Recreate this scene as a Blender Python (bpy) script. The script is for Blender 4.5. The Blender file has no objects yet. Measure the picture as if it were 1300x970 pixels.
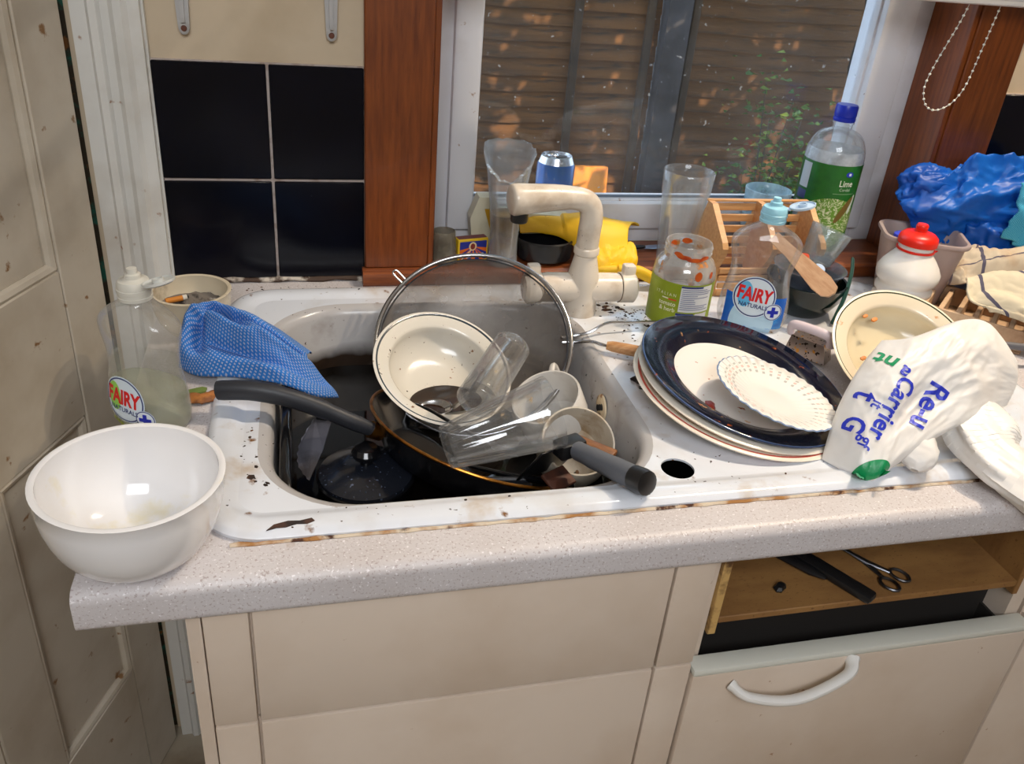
import bpy, bmesh, math, random
from mathutils import Vector, Matrix, noise
from mathutils.bvhtree import BVHTree
PI = math.pi
V = Vector
sc = bpy.context.scene
C = sc.collection
random.seed(7)

# ---------------------------------------------------------------- camera
# worktop surface is z = 0, tiled back wall is y = 0, floor is z = -0.9 (metres)
cam_d = bpy.data.cameras.new('camera')
cam = bpy.data.objects.new('camera', cam_d)
C.objects.link(cam)
cr, cu, cf = V((.97164565, -.22280534, .07913598)), V((.03621831, .47099876, .88139004)), V((.23365136, .85353263, -.46571353))
mw = Matrix.Identity(4)
for i in range(3):
    mw[i][0], mw[i][1], mw[i][2] = cr[i], cu[i], -cf[i]
    mw[i][3] = (-.0793, -1.1342, .497)[i]
cam.matrix_world = mw
cam_d.sensor_width = 36
cam_d.lens = 1061.84 / 1300 * 36
cam_d.shift_y = -45 / 1300
cam_d.clip_start = .01
sc.camera = cam

# ---------------------------------------------------------------- world, lights, exposure
w = bpy.data.worlds.new('sky')
sc.world = w
w.use_nodes = True
w.node_tree.nodes['Background'].inputs[0].default_value = (.62, .80, 1, 1)
w.node_tree.nodes['Background'].inputs[1].default_value = 4.0

def lamp(kind, name, loc, aim, power, col, size=.05, spot=None, blend=.5, size_y=None):
    d = bpy.data.lights.new(name, kind)
    d.energy = power
    d.color = col
    if kind == 'AREA':
        d.size = size
        if size_y:
            d.shape = 'RECTANGLE'
            d.size_y = size_y
    elif kind == 'SUN':
        d.angle = size
    else:
        d.shadow_soft_size = size
    if spot:
        d.spot_size = math.radians(spot)
        d.spot_blend = blend
    o = bpy.data.objects.new(name, d)
    C.objects.link(o)
    o.location = loc
    o.rotation_euler = (V(aim) - V(loc)).to_track_quat('-Z', 'Y').to_euler()
    return o

lamp('AREA', 'ceiling_panel_light', (-.1, -1.95, 1.40), (.1, -.45, -.25), 40, (.93, .96, 1), 1.0)  # unseen fill added behind the viewpoint to brighten the cabinet fronts
lamp('SUN', 'sun', (.5, -3, 4), (.25, -2.38, 3.26), 9, (1, .80, .52), .01)
sc.view_settings.view_transform = 'Standard'
sc.view_settings.look = 'None'
sc.view_settings.exposure = 0.0
sc.view_settings.gamma = 1
sc.cycles.transparent_max_bounces = 40

# ---------------------------------------------------------------- materials
def nodes(name):
    m = bpy.data.materials.new(name)
    m.use_nodes = True
    return m, m.node_tree, m.node_tree.nodes, m.node_tree.links

def c4(c):
    return (c[0], c[1], c[2], 1)

def srgb(r, g, b):
    f = lambda x: (x / 255 / 12.92) if x / 255 <= .04045 else ((x / 255 + .055) / 1.055) ** 2.4
    return (f(r), f(g), f(b))

def noise_node(N, L, vec, scale, detail=4, rough=.55, dist=0):
    n = N.new('ShaderNodeTexNoise')
    n.inputs['Scale'].default_value = scale
    n.inputs['Detail'].default_value = detail
    n.inputs['Roughness'].default_value = rough
    n.inputs['Distortion'].default_value = dist
    if vec:
        L.new(vec, n.inputs['Vector'])
    return n.outputs['Fac']

def maprange(N, L, val, lo, hi, a=0., b=1.):
    r = N.new('ShaderNodeMapRange')
    r.inputs['From Min'].default_value = lo
    r.inputs['From Max'].default_value = hi
    r.inputs['To Min'].default_value = a
    r.inputs['To Max'].default_value = b
    L.new(val, r.inputs['Value'])
    return r.outputs['Result']

def mixcol(N, L, fac, a, b):
    m = N.new('ShaderNodeMix')
    m.data_type = 'RGBA'
    if isinstance(fac, float):
        m.inputs[0].default_value = fac
    else:
        L.new(fac, m.inputs[0])
    for k, s in ((6, a), (7, b)):
        if isinstance(s, tuple):
            m.inputs[k].default_value = c4(s)
        else:
            L.new(s, m.inputs[k])
    return m.outputs[2]

def M(name, col, rough=.5, metal=0, layers=(), bump=None, spec=.5, coat=0, sub=0, stretch=None, base=None, trans=0, coord='Object'):
    """layers: (colour, noise scale, lo, hi[, detail]) painted one over the other"""
    m, T, N, L = nodes(name)
    b = N['Principled BSDF']
    b.inputs['Roughness'].default_value = rough
    b.inputs['Metallic'].default_value = metal
    b.inputs['Specular IOR Level'].default_value = spec
    b.inputs['Coat Weight'].default_value = coat
    b.inputs['Coat Roughness'].default_value = .08
    if sub:
        b.inputs['Subsurface Weight'].default_value = sub
        b.inputs['Subsurface Radius'].default_value = (.01, .008, .006)
    tc = N.new('ShaderNodeTexCoord')
    vec = tc.outputs[coord]
    if stretch:
        mp = N.new('ShaderNodeMapping')
        mp.inputs['Scale'].default_value = stretch
        L.new(vec, mp.inputs['Vector'])
        vec = mp.outputs[0]
    out = base(N, L, tc) if base else col
    for k, ly in enumerate(layers):
        f = noise_node(N, L, vec, ly[1], ly[4] if len(ly) > 4 else 5)
        k_ = .038 if ly[2] >= .69 else 0
        f = maprange(N, L, f, ly[2] - k_, ly[3] - k_)
        out = mixcol(N, L, f, out, ly[0])
    if isinstance(out, tuple):
        b.inputs['Base Color'].default_value = c4(out)
    else:
        L.new(out, b.inputs['Base Color'])
    if bump:
        h = noise_node(N, L, vec, bump[0], 6)
        bn = N.new('ShaderNodeBump')
        bn.inputs['Strength'].default_value = bump[1]
        bn.inputs['Distance'].default_value = bump[2] if len(bump) > 2 else .002
        L.new(h, bn.inputs['Height'])
        L.new(bn.outputs[0], b.inputs['Normal'])
    if trans:
        tb = N.new('ShaderNodeBsdfTranslucent')
        if isinstance(out, tuple):
            tb.inputs[0].default_value = c4(out)
        else:
            L.new(out, tb.inputs[0])
        mx = N.new('ShaderNodeMixShader')
        mx.inputs[0].default_value = trans
        L.new(b.outputs[0], mx.inputs[1])
        L.new(tb.outputs[0], mx.inputs[2])
        L.new(mx.outputs[0], N['Material Output'].inputs[0])
    return m

def glass(name, tint=(.96, .98, .98), haze=.03, hazecol=(.8, .82, .84), edge=.55, hscale=30, rough=.03, dirt=None, minref=0.02, rim=.12):
    """thin clear wall: transparent + fresnel gloss, with a faint film of dirt"""
    m, T, N, L = nodes(name)
    N.remove(N['Principled BSDF'])
    out = N['Material Output']
    tc = N.new('ShaderNodeTexCoord')
    tr = N.new('ShaderNodeBsdfTransparent')
    lw = N.new('ShaderNodeLayerWeight')
    lw.inputs['Blend'].default_value = .35
    tint_e = tuple(t * (1 - edge * .75) for t in tint)
    fp = N.new('ShaderNodeMath'); fp.operation = 'POWER'; fp.inputs[1].default_value = 2.2
    L.new(lw.outputs['Facing'], fp.inputs[0])
    L.new(mixcol(N, L, fp.outputs[0], tint, tint_e), tr.inputs[0])
    gl = N.new('ShaderNodeBsdfGlossy')
    gl.inputs['Roughness'].default_value = rough
    fr = N.new('ShaderNodeFresnel')
    fr.inputs['IOR'].default_value = 1.42
    fm_ = N.new('ShaderNodeMath'); fm_.operation = 'MINIMUM'; fm_.inputs[1].default_value = .45
    L.new(fr.outputs[0], fm_.inputs[0])
    fa = N.new('ShaderNodeMath'); fa.operation = 'ADD'; fa.inputs[1].default_value = minref
    L.new(fm_.outputs[0], fa.inputs[0])
    mx = N.new('ShaderNodeMixShader')
    L.new(fa.outputs[0], mx.inputs[0])
    L.new(tr.outputs[0], mx.inputs[1])
    L.new(gl.outputs[0], mx.inputs[2])
    df = N.new('ShaderNodeBsdfDiffuse')
    df.inputs[0].default_value = c4(hazecol)
    f = maprange(N, L, noise_node(N, L, tc.outputs['Object'], hscale, 5), .3, .75, haze * .4, haze * 1.8)
    fe = N.new('ShaderNodeMath'); fe.operation = 'MULTIPLY_ADD'; fe.inputs[1].default_value = rim
    L.new(fp.outputs[0], fe.inputs[0]); L.new(f, fe.inputs[2])
    f = fe.outputs[0]
    m2 = N.new('ShaderNodeMixShader')
    L.new(f, m2.inputs[0])
    L.new(mx.outputs[0], m2.inputs[1])
    L.new(df.outputs[0], m2.inputs[2])
    last = m2
    if dirt:
        dd = N.new('ShaderNodeBsdfDiffuse')
        dd.inputs[0].default_value = c4(dirt[0])
        f = maprange(N, L, noise_node(N, L, tc.outputs['Object'], dirt[1], 6), dirt[2], dirt[3], 0, dirt[4] if len(dirt) > 4 else 1)
        m3 = N.new('ShaderNodeMixShader')
        L.new(f, m3.inputs[0])
        L.new(last.outputs[0], m3.inputs[1])
        L.new(dd.outputs[0], m3.inputs[2])
        last = m3
    L.new(last.outputs[0], out.inputs[0])
    return m

def rings(name, stops, rough=.18, layers=(), rmax=.15, coat=.3, extra=None):
    """glaze bands by distance from the dish's axis; stops = [(radius, colour), ...] inside to outside"""
    def base(N, L, tc):
        sp = N.new('ShaderNodeVectorMath'); sp.operation = 'MULTIPLY'; sp.inputs[1].default_value = (1, 1, 0)
        L.new(tc.outputs['Object'], sp.inputs[0])
        ln = N.new('ShaderNodeVectorMath'); ln.operation = 'LENGTH'
        L.new(sp.outputs[0], ln.inputs[0])
        dv = N.new('ShaderNodeMath'); dv.operation = 'DIVIDE'; dv.inputs[1].default_value = rmax
        L.new(ln.outputs['Value'], dv.inputs[0])
        r = N.new('ShaderNodeValToRGB')
        r.color_ramp.interpolation = 'CONSTANT'
        e = r.color_ramp.elements
        while len(e) > 1:
            e.remove(e[-1])
        e[0].position = 0; e[0].color = c4(stops[0][1])
        for rr, cc in stops[1:]:
            q = e.new(rr / rmax); q.color = c4(cc)
        L.new(dv.outputs[0], r.inputs[0])
        o = r.outputs[0]
        if extra:
            o = extra(N, L, tc, ln.outputs['Value'], o)
        return o
    return M(name, (1, 1, 1), rough, layers=layers, coat=coat, base=base)

def wood(name, a, b, scale=(6, 60, 60), rough=.45, coat=.0, bump=.15):
    return M(name, a, rough, layers=[(b, 6, .35, .7, 6), (tuple(x * .55 for x in b), 16, .62, .8, 6)], stretch=scale, coat=coat, bump=(20, bump, .001))

white_c = srgb(226, 224, 220)
MAT = dict(
    wallpaint=M('cream_wall_paint', srgb(196, 178, 152), .75, layers=[(srgb(178, 158, 130), 6, .5, .75)], bump=(60, .1)),
    doorpaint=M('old_cream_door_paint', srgb(190, 180, 164), .5, layers=[(srgb(166, 152, 132), 7, .45, .75), (srgb(128, 92, 54), 38, .70, .76)], bump=(25, .12)),
    archpaint=M('worn_white_gloss_paint', srgb(206, 204, 198), .4, layers=[(srgb(180, 172, 160), 8, .5, .8), (srgb(140, 96, 60), 34, .72, .77)], bump=(22, .1)),
    tile=M('glazed_navy_tile', srgb(5, 6, 15), .2, layers=[(srgb(8, 10, 22), 12, .4, .7), (srgb(120, 120, 126), 120, .80, .83)], spec=.25),
    grout=M('dirty_white_grout', srgb(186, 172, 164), .8, layers=[(srgb(150, 128, 112), 60, .5, .7)]),
    redwood=wood('varnished_red_hardwood', srgb(130, 66, 22), srgb(98, 44, 12), (26, 26, 2.2), .38, .15),
    redwood_x=wood('varnished_red_hardwood_sill', srgb(140, 76, 38), srgb(98, 46, 20), (2.2, 26, 26), .4, .15),
    upvc=M('white_window_plastic', srgb(212, 212, 216), .35, layers=[(srgb(186, 182, 180), 9, .5, .8), (srgb(150, 122, 98), 60, .74, .78)]),
    worktop=M('speckled_laminate', srgb(200, 195, 196), .42, layers=[(srgb(188, 180, 178), 5, .4, .7), (srgb(168, 156, 154), 420, .58, .66, 2), (srgb(226, 222, 224), 340, .62, .70, 2), (srgb(150, 118, 92), 26, .70, .8)], spec=.4),
    enamel=M('stained_white_enamel', srgb(216, 220, 228), .16, layers=[(srgb(196, 192, 188), 9, .5, .75), (srgb(182, 158, 126), 14, .56, .76), (srgb(124, 86, 50), 40, .70, .77), (srgb(66, 48, 36), 150, .735, .76)], coat=.4),
    basin=M('grimy_basin_enamel', srgb(178, 175, 174), .25, layers=[(srgb(132, 124, 116), 10, .45, .7), (srgb(92, 70, 48), 22, .62, .74), (srgb(48, 34, 24), 120, .71, .74)]),
    rust=M('rusty_sealant', srgb(206, 190, 168), .8, layers=[(srgb(160, 112, 60), 30, .45, .6), (srgb(70, 36, 16), 46, .58, .64)]),
    chip=M('bare_black_iron', srgb(38, 30, 28), .7, layers=[(srgb(84, 54, 40), 60, .5, .7)]),
    tapwhite=M('cream_tap_enamel', srgb(220, 208, 192), .3, layers=[(srgb(180, 160, 138), 20, .5, .75), (srgb(60, 38, 28), 190, .73, .76)], coat=.25),
    black=M('black_plastic', (.008, .008, .009), .35),
    blackgloss=M('black_enamelled_steel', (.004, .004, .005), .16, coat=.2, layers=[((.014, .014, .016), 50, .6, .75)]),
    handle=M('charcoal_handle_plastic', srgb(38, 40, 46), .5, bump=(300, .08)),
    grey=M('grey_soft_grip', srgb(92, 95, 102), .55),
    steel=M('steel', srgb(190, 190, 192), .22, 1),
    dullsteel=M('dull_steel', srgb(120, 122, 128), .38, 1, layers=[(srgb(70, 66, 62), 40, .5, .7)]),
    brass=M('worn_brass_rim', srgb(176, 118, 50), .3, 1, layers=[(srgb(90, 50, 20), 50, .5, .68)]),
    cream=M('cream_crockery', srgb(222, 208, 182), .22, coat=.3),
    whitebowl=M('white_glazed_bowl', srgb(232, 230, 230), .12, coat=.5, layers=[(srgb(226, 216, 184), 18, .62, .75)]),
    cabinet=M('cream_cabinet_laminate', srgb(210, 194, 178), .5, layers=[(srgb(196, 176, 156), 5, .45, .75), (srgb(150, 108, 70), 50, .74, .78)]),
    edge=M('pale_edging_strip', srgb(206, 206, 196), .45),
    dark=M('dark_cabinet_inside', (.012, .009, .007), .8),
    chipboard=M('bare_chipboard', srgb(146, 106, 58), .7, layers=[(srgb(122, 84, 44), 12, .4, .7), (srgb(110, 74, 40), 180, .62, .68)], stretch=(1, 3, 1)),
    floor=M('grimy_floor_tile', srgb(150, 138, 120), .5, layers=[(srgb(110, 92, 72), 8, .45, .7)]),
    whiteplastic=M('white_plastic', srgb(232, 230, 226), .35),
    beech=wood('pale_beech', srgb(206, 158, 106), srgb(186, 132, 80), (4, 30, 30), .5),
    turned=wood('worn_wooden_handle', srgb(198, 152, 104), srgb(170, 118, 70), (8, 40, 40), .5),
    fence=M('weathered_fence_timber', srgb(104, 66, 26), .8, layers=[(srgb(72, 46, 20), 3, .4, .7), (srgb(36, 25, 15), 9, .55, .75)], stretch=(1, 6, 9), bump=(14, .4, .004)),
    post=M('grey_fence_post', srgb(70, 68, 72), .85, layers=[(srgb(26, 24, 26), 6, .4, .7)]),
    batten=M('fence_batten', srgb(66, 48, 30), .8, layers=[(srgb(42, 31, 21), 6, .4, .7)]),
    soil=M('garden_soil', srgb(80, 64, 46), .95, layers=[(srgb(48, 40, 30), 5, .4, .7)], bump=(8, .8, .02)),
    leaf=M('shrub_leaf', srgb(62, 100, 40), .5, layers=[(srgb(130, 150, 50), 8, .5, .65)], trans=.35),
    bark=M('shrub_bark', srgb(60, 52, 46), .9),
    trunk=M('ivy_trunk', srgb(36, 39, 41), .9, layers=[(srgb(20, 22, 22), 7, .4, .7)], bump=(8, .7, .02)),
    glassc=glass('clear_glass', haze=.03),
    pane=glass('dirty_window_glass', (.95, .95, .96), .022, (.72, .80, .9), .0, 5, .01, dirt=((.62, .66, .7), 95, .675, .71, .45), minref=.0, rim=0),
)

def grime_shade_base(N, L, tc):  # darker below the waterline: real grime plus wall shade put into the colour
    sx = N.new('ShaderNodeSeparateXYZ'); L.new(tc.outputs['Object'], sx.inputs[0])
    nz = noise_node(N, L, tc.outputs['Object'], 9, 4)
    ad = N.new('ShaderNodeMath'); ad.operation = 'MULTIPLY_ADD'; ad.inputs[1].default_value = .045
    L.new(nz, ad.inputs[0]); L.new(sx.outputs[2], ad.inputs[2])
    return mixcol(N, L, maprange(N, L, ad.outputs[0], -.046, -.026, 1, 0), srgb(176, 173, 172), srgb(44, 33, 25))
MAT['basin'] = M('grimy_basin_enamel_waterline', (1, 1, 1), .25, base=grime_shade_base, layers=[(srgb(120, 108, 98), 10, .55, .75), (srgb(92, 70, 48), 22, .66, .76), (srgb(48, 34, 24), 120, .71, .74)])

# ---------------------------------------------------------------- mesh helpers
class MB:
    def __init__(s):
        s.v, s.f, s.uv = [], [], None

    def add(s, vs, fs):
        o = len(s.v)
        s.v += [V(p) for p in vs]
        s.f += [tuple(i + o for i in f) for f in fs]
        return s

    def lathe(s, prof, n=48, mod=None):
        o = len(s.v); rows = []
        for r, z in prof:
            if r < 1e-6:
                rows.append([len(s.v)]); s.v.append(V((0, 0, z)))
            else:
                row = []
                for k in range(n):
                    a = 2 * PI * k / n
                    rr, zz = mod(r, z, a) if mod else (r, z)
                    row.append(len(s.v)); s.v.append(V((rr * math.cos(a), rr * math.sin(a), zz)))
                rows.append(row)
        for a, b in zip(rows, rows[1:]):
            for k in range(n):
                k2 = (k + 1) % n
                if len(a) == 1 and len(b) == 1: continue
                if len(a) == 1: s.f.append((a[0], b[k2], b[k]))
                elif len(b) == 1: s.f.append((a[k], a[k2], b[0]))
                else: s.f.append((a[k], a[k2], b[k2], b[k]))
        return s

    def tube(s, pts, r, n=12, cap=True, flat=None, up=None):
        pts = [V(p) for p in pts]
        if not isinstance(r, (list, tuple)): r = [r] * len(pts)
        fl = flat if isinstance(flat, (list, tuple)) else [flat or 1] * len(pts)
        rows = []; nrm = V(up) if up else None
        for i, p in enumerate(pts):
            t = (pts[min(i + 1, len(pts) - 1)] - pts[max(i - 1, 0)]).normalized()
            if nrm is None:
                nrm = t.orthogonal()
            nrm = (nrm - t * nrm.dot(t)).normalized()
            b = t.cross(nrm)
            row = []
            for k in range(n):
                a = 2 * PI * k / n
                row.append(len(s.v)); s.v.append(p + nrm * (r[i] * fl[i] * math.cos(a)) + b * (r[i] * math.sin(a)))
            rows.append(row)
        for a, b in zip(rows, rows[1:]):
            for k in range(n):
                s.f.append((a[k], a[(k + 1) % n], b[(k + 1) % n], b[k]))
        if cap:
            s.f.append(tuple(reversed(rows[0]))); s.f.append(tuple(rows[-1]))
        return s

    def loop(s, pts, r, n=8):
        pts = [V(p) for p in pts]; m = len(pts); rows = []; nrm = None
        for i, p in enumerate(pts):
            t = (pts[(i + 1) % m] - pts[i - 1]).normalized()
            if nrm is None: nrm = t.orthogonal()
            nrm = (nrm - t * nrm.dot(t)).normalized(); b = t.cross(nrm); row = []
            for k in range(n):
                a = 2 * PI * k / n
                row.append(len(s.v)); s.v.append(p + (nrm * math.cos(a) + b * math.sin(a)) * r)
            rows.append(row)
        for i in range(m):
            a, b = rows[i], rows[(i + 1) % m]
            for k in range(n): s.f.append((a[k], a[(k + 1) % n], b[(k + 1) % n], b[k]))
        return s

    def box(s, x0, x1, y0, y1, z0, z1, bev=0, seg=2):
        bm = bmesh.new()
        bmesh.ops.create_cube(bm, size=1)
        for q in bm.verts:
            q.co = V(((x0 + x1) / 2 + q.co.x * (x1 - x0), (y0 + y1) / 2 + q.co.y * (y1 - y0), (z0 + z1) / 2 + q.co.z * (z1 - z0)))
        if bev:
            bmesh.ops.bevel(bm, geom=bm.edges[:], offset=bev, segments=seg, profile=.5, affect='EDGES')
        bm.verts.index_update()
        s.add([q.co.copy() for q in bm.verts], [[q.index for q in f.verts] for f in bm.faces])
        bm.free()
        return s

    def prism(s, poly, axis, lo, hi):
        """polygon in the two remaining axes, extruded along axis (0, 1 or 2)"""
        n = len(poly)
        def mk(p, h):
            q = list(p); q.insert(axis, h); return q
        s.add([mk(p, lo) for p in poly] + [mk(p, hi) for p in poly],
              [tuple(range(n))[::-1], tuple(range(n, 2 * n))] + [(k, (k + 1) % n, n + (k + 1) % n, n + k) for k in range(n)])
        return s

    def grid(s, fn, nu, nv, cu=False, cv=False, uv=False):
        o = len(s.v)
        for i in range(nu):
            for j in range(nv):
                s.v.append(V(fn(i / (nu if cu else nu - 1), j / (nv if cv else nv - 1))))
        for i in range(nu if cu else nu - 1):
            for j in range(nv if cv else nv - 1):
                i2, j2 = (i + 1) % nu, (j + 1) % nv
                s.f.append((o + i * nv + j, o + i2 * nv + j, o + i2 * nv + j2, o + i * nv + j2))
        if uv:
            s.uv = [(i / (nu - 1), j / (nv - 1)) for i in range(nu) for j in range(nv)]
        return s

    def xf(s, m):
        s.v = [m @ p for p in s.v]
        return s

    def obj(s, name, mat, parent=None, smooth=True, solid=0, ang=38, fix=True, sub=0):
        me = bpy.data.meshes.new(name)
        me.from_pydata([tuple(p) for p in s.v], [], s.f)
        if s.uv:
            ul = me.uv_layers.new()
            for lp in me.loops:
                ul.data[lp.index].uv = s.uv[lp.vertex_index]
        if fix:
            bm = bmesh.new(); bm.from_mesh(me)
            bmesh.ops.recalc_face_normals(bm, faces=bm.faces[:])
            bm.to_mesh(me); bm.free()
        if smooth:
            me.shade_smooth()
            me.set_sharp_from_angle(angle=math.radians(ang))
        me.materials.append(MAT[mat] if isinstance(mat, str) else mat)
        o = bpy.data.objects.new(name, me)
        C.objects.link(o)
        if parent: o.parent = parent
        if solid:
            md = o.modifiers.new('thickness', 'SOLIDIFY'); md.thickness = solid; md.offset = 0
        if sub:
            md = o.modifiers.new('smooth', 'SUBSURF'); md.levels = sub; md.render_levels = sub
        return o

def tag(o, label, cat, group=None, kind=None):
    if label: o['label'] = label
    if cat: o['category'] = cat
    if group: o['group'] = group
    if kind: o['kind'] = kind
    return o

def thing(name, label, cat, loc=(0, 0, 0), rotz=0, nrm=None, group=None, spin=0):
    o = bpy.data.objects.new(name, None)
    C.objects.link(o)
    o.empty_display_size = .02
    o.location = loc
    if nrm:
        q = V((0, 0, 1)).rotation_difference(V(nrm).normalized())
        o.rotation_euler = (q.to_matrix() @ Matrix.Rotation(spin, 3, 'Z')).to_euler()
    else:
        o.rotation_euler = (0, 0, rotz)
    return tag(o, label, cat, group)

def place(o, loc, rotz=0, nrm=None, spin=0):
    o.location = loc
    if nrm:
        q = V((0, 0, 1)).rotation_difference(V(nrm).normalized())
        o.rotation_euler = (q.to_matrix() @ Matrix.Rotation(spin, 3, 'Z')).to_euler()
    else:
        o.rotation_euler = (0, 0, rotz)
    return o

def struct(o):
    o['kind'] = 'structure'
    return o

def rr(x0, x1, y0, y1, r, z, n=10):
    out = []
    for cx, cy, a0 in ((x1 - r, y1 - r, 0), (x0 + r, y1 - r, 90), (x0 + r, y0 + r, 180), (x1 - r, y0 + r, 270)):
        for k in range(n + 1):
            a = math.radians(a0 + 90 * k / n)
            out.append(V((cx + r * math.cos(a), cy + r * math.sin(a), z)))
    return out

def bridge(mb, loops):
    n = len(loops[0]); o = len(mb.v)
    for l in loops: mb.v += l
    for i in range(len(loops) - 1):
        for k in range(n):
            k2 = (k + 1) % n
            mb.f.append((o + i * n + k, o + i * n + k2, o + (i + 1) * n + k2, o + (i + 1) * n + k))
    return mb

def catmull(pts, t):
    pts = [V(p) for p in pts]; m = len(pts) - 1
    x = min(max(t, 0), 1) * m; i = min(int(x), m - 1); f = x - i
    p0, p1, p2, p3 = pts[max(i - 1, 0)], pts[i], pts[i + 1], pts[min(i + 2, m)]
    return .5 * ((2 * p1) + (p2 - p0) * f + (2 * p0 - 5 * p1 + 4 * p2 - p3) * f * f + (3 * p1 - p0 - 3 * p2 + p3) * f ** 3)

def smoothpath(pts, n=24):
    return [catmull(pts, k / (n - 1)) for k in range(n)]

def crease(p, f, seed=0, oct=4):
    q = V(p) * f + V((seed * 7.3, seed * 3.1, seed * 5.7)); a, t = 1, 0
    for k in range(oct):
        t += a * (abs(noise.noise(q)) * 2 - .55); q = q * 2.05 + V((3.3, 1.7, 9.2)); a *= .5
    return t

def coons(bot, top, left, right):
    def P(u, v):
        c0, c1, d0, d1 = catmull(bot, u), catmull(top, u), catmull(left, v), catmull(right, v)
        b = (c0 * (1 - v) + c1 * v) + (d0 * (1 - u) + d1 * u)
        a = (V(bot[0]) * (1 - u) * (1 - v) + V(bot[-1]) * u * (1 - v) + V(top[0]) * (1 - u) * v + V(top[-1]) * u * v)
        return b - a
    return P

def text2d(s, size, bold=0, sx=1, shear=0):
    cu_ = bpy.data.curves.new('lettering', 'FONT')
    cu_.body = s; cu_.size = size; cu_.align_x = 'CENTER'; cu_.align_y = 'CENTER'; cu_.offset = bold; cu_.shear = shear
    cu_.resolution_u = 3
    o = bpy.data.objects.new('lettering', cu_); C.objects.link(o)
    dg = bpy.context.evaluated_depsgraph_get(); dg.update()
    me = bpy.data.meshes.new_from_object(o.evaluated_get(dg))
    vs = [(p.co.x * sx, p.co.y) for p in me.vertices]; fs = [tuple(f.vertices) for f in me.polygons]
    bpy.data.objects.remove(o); bpy.data.curves.remove(cu_); bpy.data.meshes.remove(me)
    return vs, fs

def disc2d(cx, cy, rx, ry, nr=4, nt=28, hole=0):
    vs, fs = [], []
    for i in range(nr + 1):
        for k in range(nt):
            a = 2 * PI * k / nt; f = hole + (1 - hole) * i / nr
            if not hole: f = max(f, 1e-3)
            vs.append((cx + rx * f * math.cos(a), cy + ry * f * math.sin(a)))
    for i in range(nr):
        for k in range(nt):
            fs.append((i * nt + k, i * nt + (k + 1) % nt, (i + 1) * nt + (k + 1) % nt, (i + 1) * nt + k))
    return vs, fs

def rect2d(x0, x1, y0, y1, nx=12, ny=6):
    vs = [(x0 + (x1 - x0) * i / nx, y0 + (y1 - y0) * j / ny) for i in range(nx + 1) for j in range(ny + 1)]
    fs = [(i * (ny + 1) + j, (i + 1) * (ny + 1) + j, (i + 1) * (ny + 1) + j + 1, i * (ny + 1) + j + 1) for i in range(nx) for j in range(ny)]
    return vs, fs

def stamp(name, vf, fn, mat, parent, off=0):
    vs, fs = vf
    mb = MB(); mb.v = [fn(x, y, off) for x, y in vs]; mb.f = list(fs)
    return mb.obj(name, mat, parent, smooth=False, fix=False)

def move2d(vf, dx, dy, rot=0):
    c, s = math.cos(rot), math.sin(rot)
    return [(x * c - y * s + dx, x * s + y * c + dy) for x, y in vf[0]], vf[1]

def flat(name, col, rough=.5, **k):
    return M(name, col, rough, **k)

# ---------------------------------------------------------------- room shell
struct(MB().box(-1.7, 2.3, -2.7, .16, -1.0, -.9).obj('floor', 'floor', smooth=False))
struct(MB().box(-1.7, 2.3, -2.7, .16, 1.5, 1.6).obj('ceiling', M('white_ceiling_paint', (.8, .78, .74), .8), smooth=False))
struct(MB().box(-1.8, -1.7, -2.7, .16, -.9, 1.5).obj('wall_left', 'wallpaint', smooth=False))
struct(MB().box(2.3, 2.4, -2.7, .16, -.9, 1.5).obj('wall_right', 'wallpaint', smooth=False))
struct(MB().box(-1.8, 2.4, -2.8, -2.7, -.9, 1.5).obj('wall_rear', 'wallpaint', smooth=False))
wb = MB()
wb.box(-.345, .09, 0, .16, -.9, 1.5)            # between doorway and window
wb.box(.09, .894, 0, .16, -.9, 0)               # below the window
wb.box(.09, .894, 0, .16, 1.02, 1.5)            # above the window
wb.box(.894, 2.3, 0, .16, -.9, 1.5)
wb.box(-1.15, -.345, 0, .16, 1.12, 1.5)         # above the doorway
wb.box(-1.7, -1.15, 0, .16, -.9, 1.5)
wall_back = struct(wb.obj('wall_back', 'wallpaint', smooth=False))

# tiles: a bed of grout with each glazed tile proud of it
def tiling(x0, x1, ztop, xs):
    MB().box(x0, x1, -.0035, 0, .002, ztop).obj('grout_bed', 'grout', wall_back, smooth=False)
    for a, b in xs:
        for z0, z1 in ((.0075, .1455), (.1495, .2965)):
            MB().box(a, b, -.0075, -.002, z0, z1, .0012, 1).obj('wall_tile', 'tile', wall_back)
tiling(-.259, 0, .298, ((-.2565, -.122), (-.1185, -.0005)))
tiling(.985, 1.62, .298, ((.9865, 1.10), (1.1035, 1.25), (1.2535, 1.40), (1.4035, 1.55)))
MB().box(-.2595, -.2565, -.010, 0, 0, .42).obj('paint_edge', 'archpaint', wall_back, smooth=False)
# black mould and worn sealant along the foot of the tiles
MB().tube([(-.2 + .02 * k, -.006, .004 + .001 * math.sin(k * 1.7)) for k in range(11)], [.004 + .0012 * math.sin(k * 2.1) for k in range(11)], 8).obj('sealant', M('mouldy_sealant', srgb(70, 52, 40), .8, layers=[(srgb(200, 190, 176), 26, .5, .58)]), wall_back)

# door architrave left of the tiles (moulded section, extruded upward)
prof = [(-.335, 0), (-.335, -.020), (-.318, -.020), (-.314, -.026), (-.306, -.026), (-.302, -.021), (-.293, -.0225), (-.287, -.029), (-.278, -.030), (-.272, -.024), (-.266, -.022), (-.2595, -.021), (-.2595, 0)]
struct(MB().prism(prof, 2, -.9, 1.12).obj('trim_1', 'archpaint', ang=20))
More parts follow.
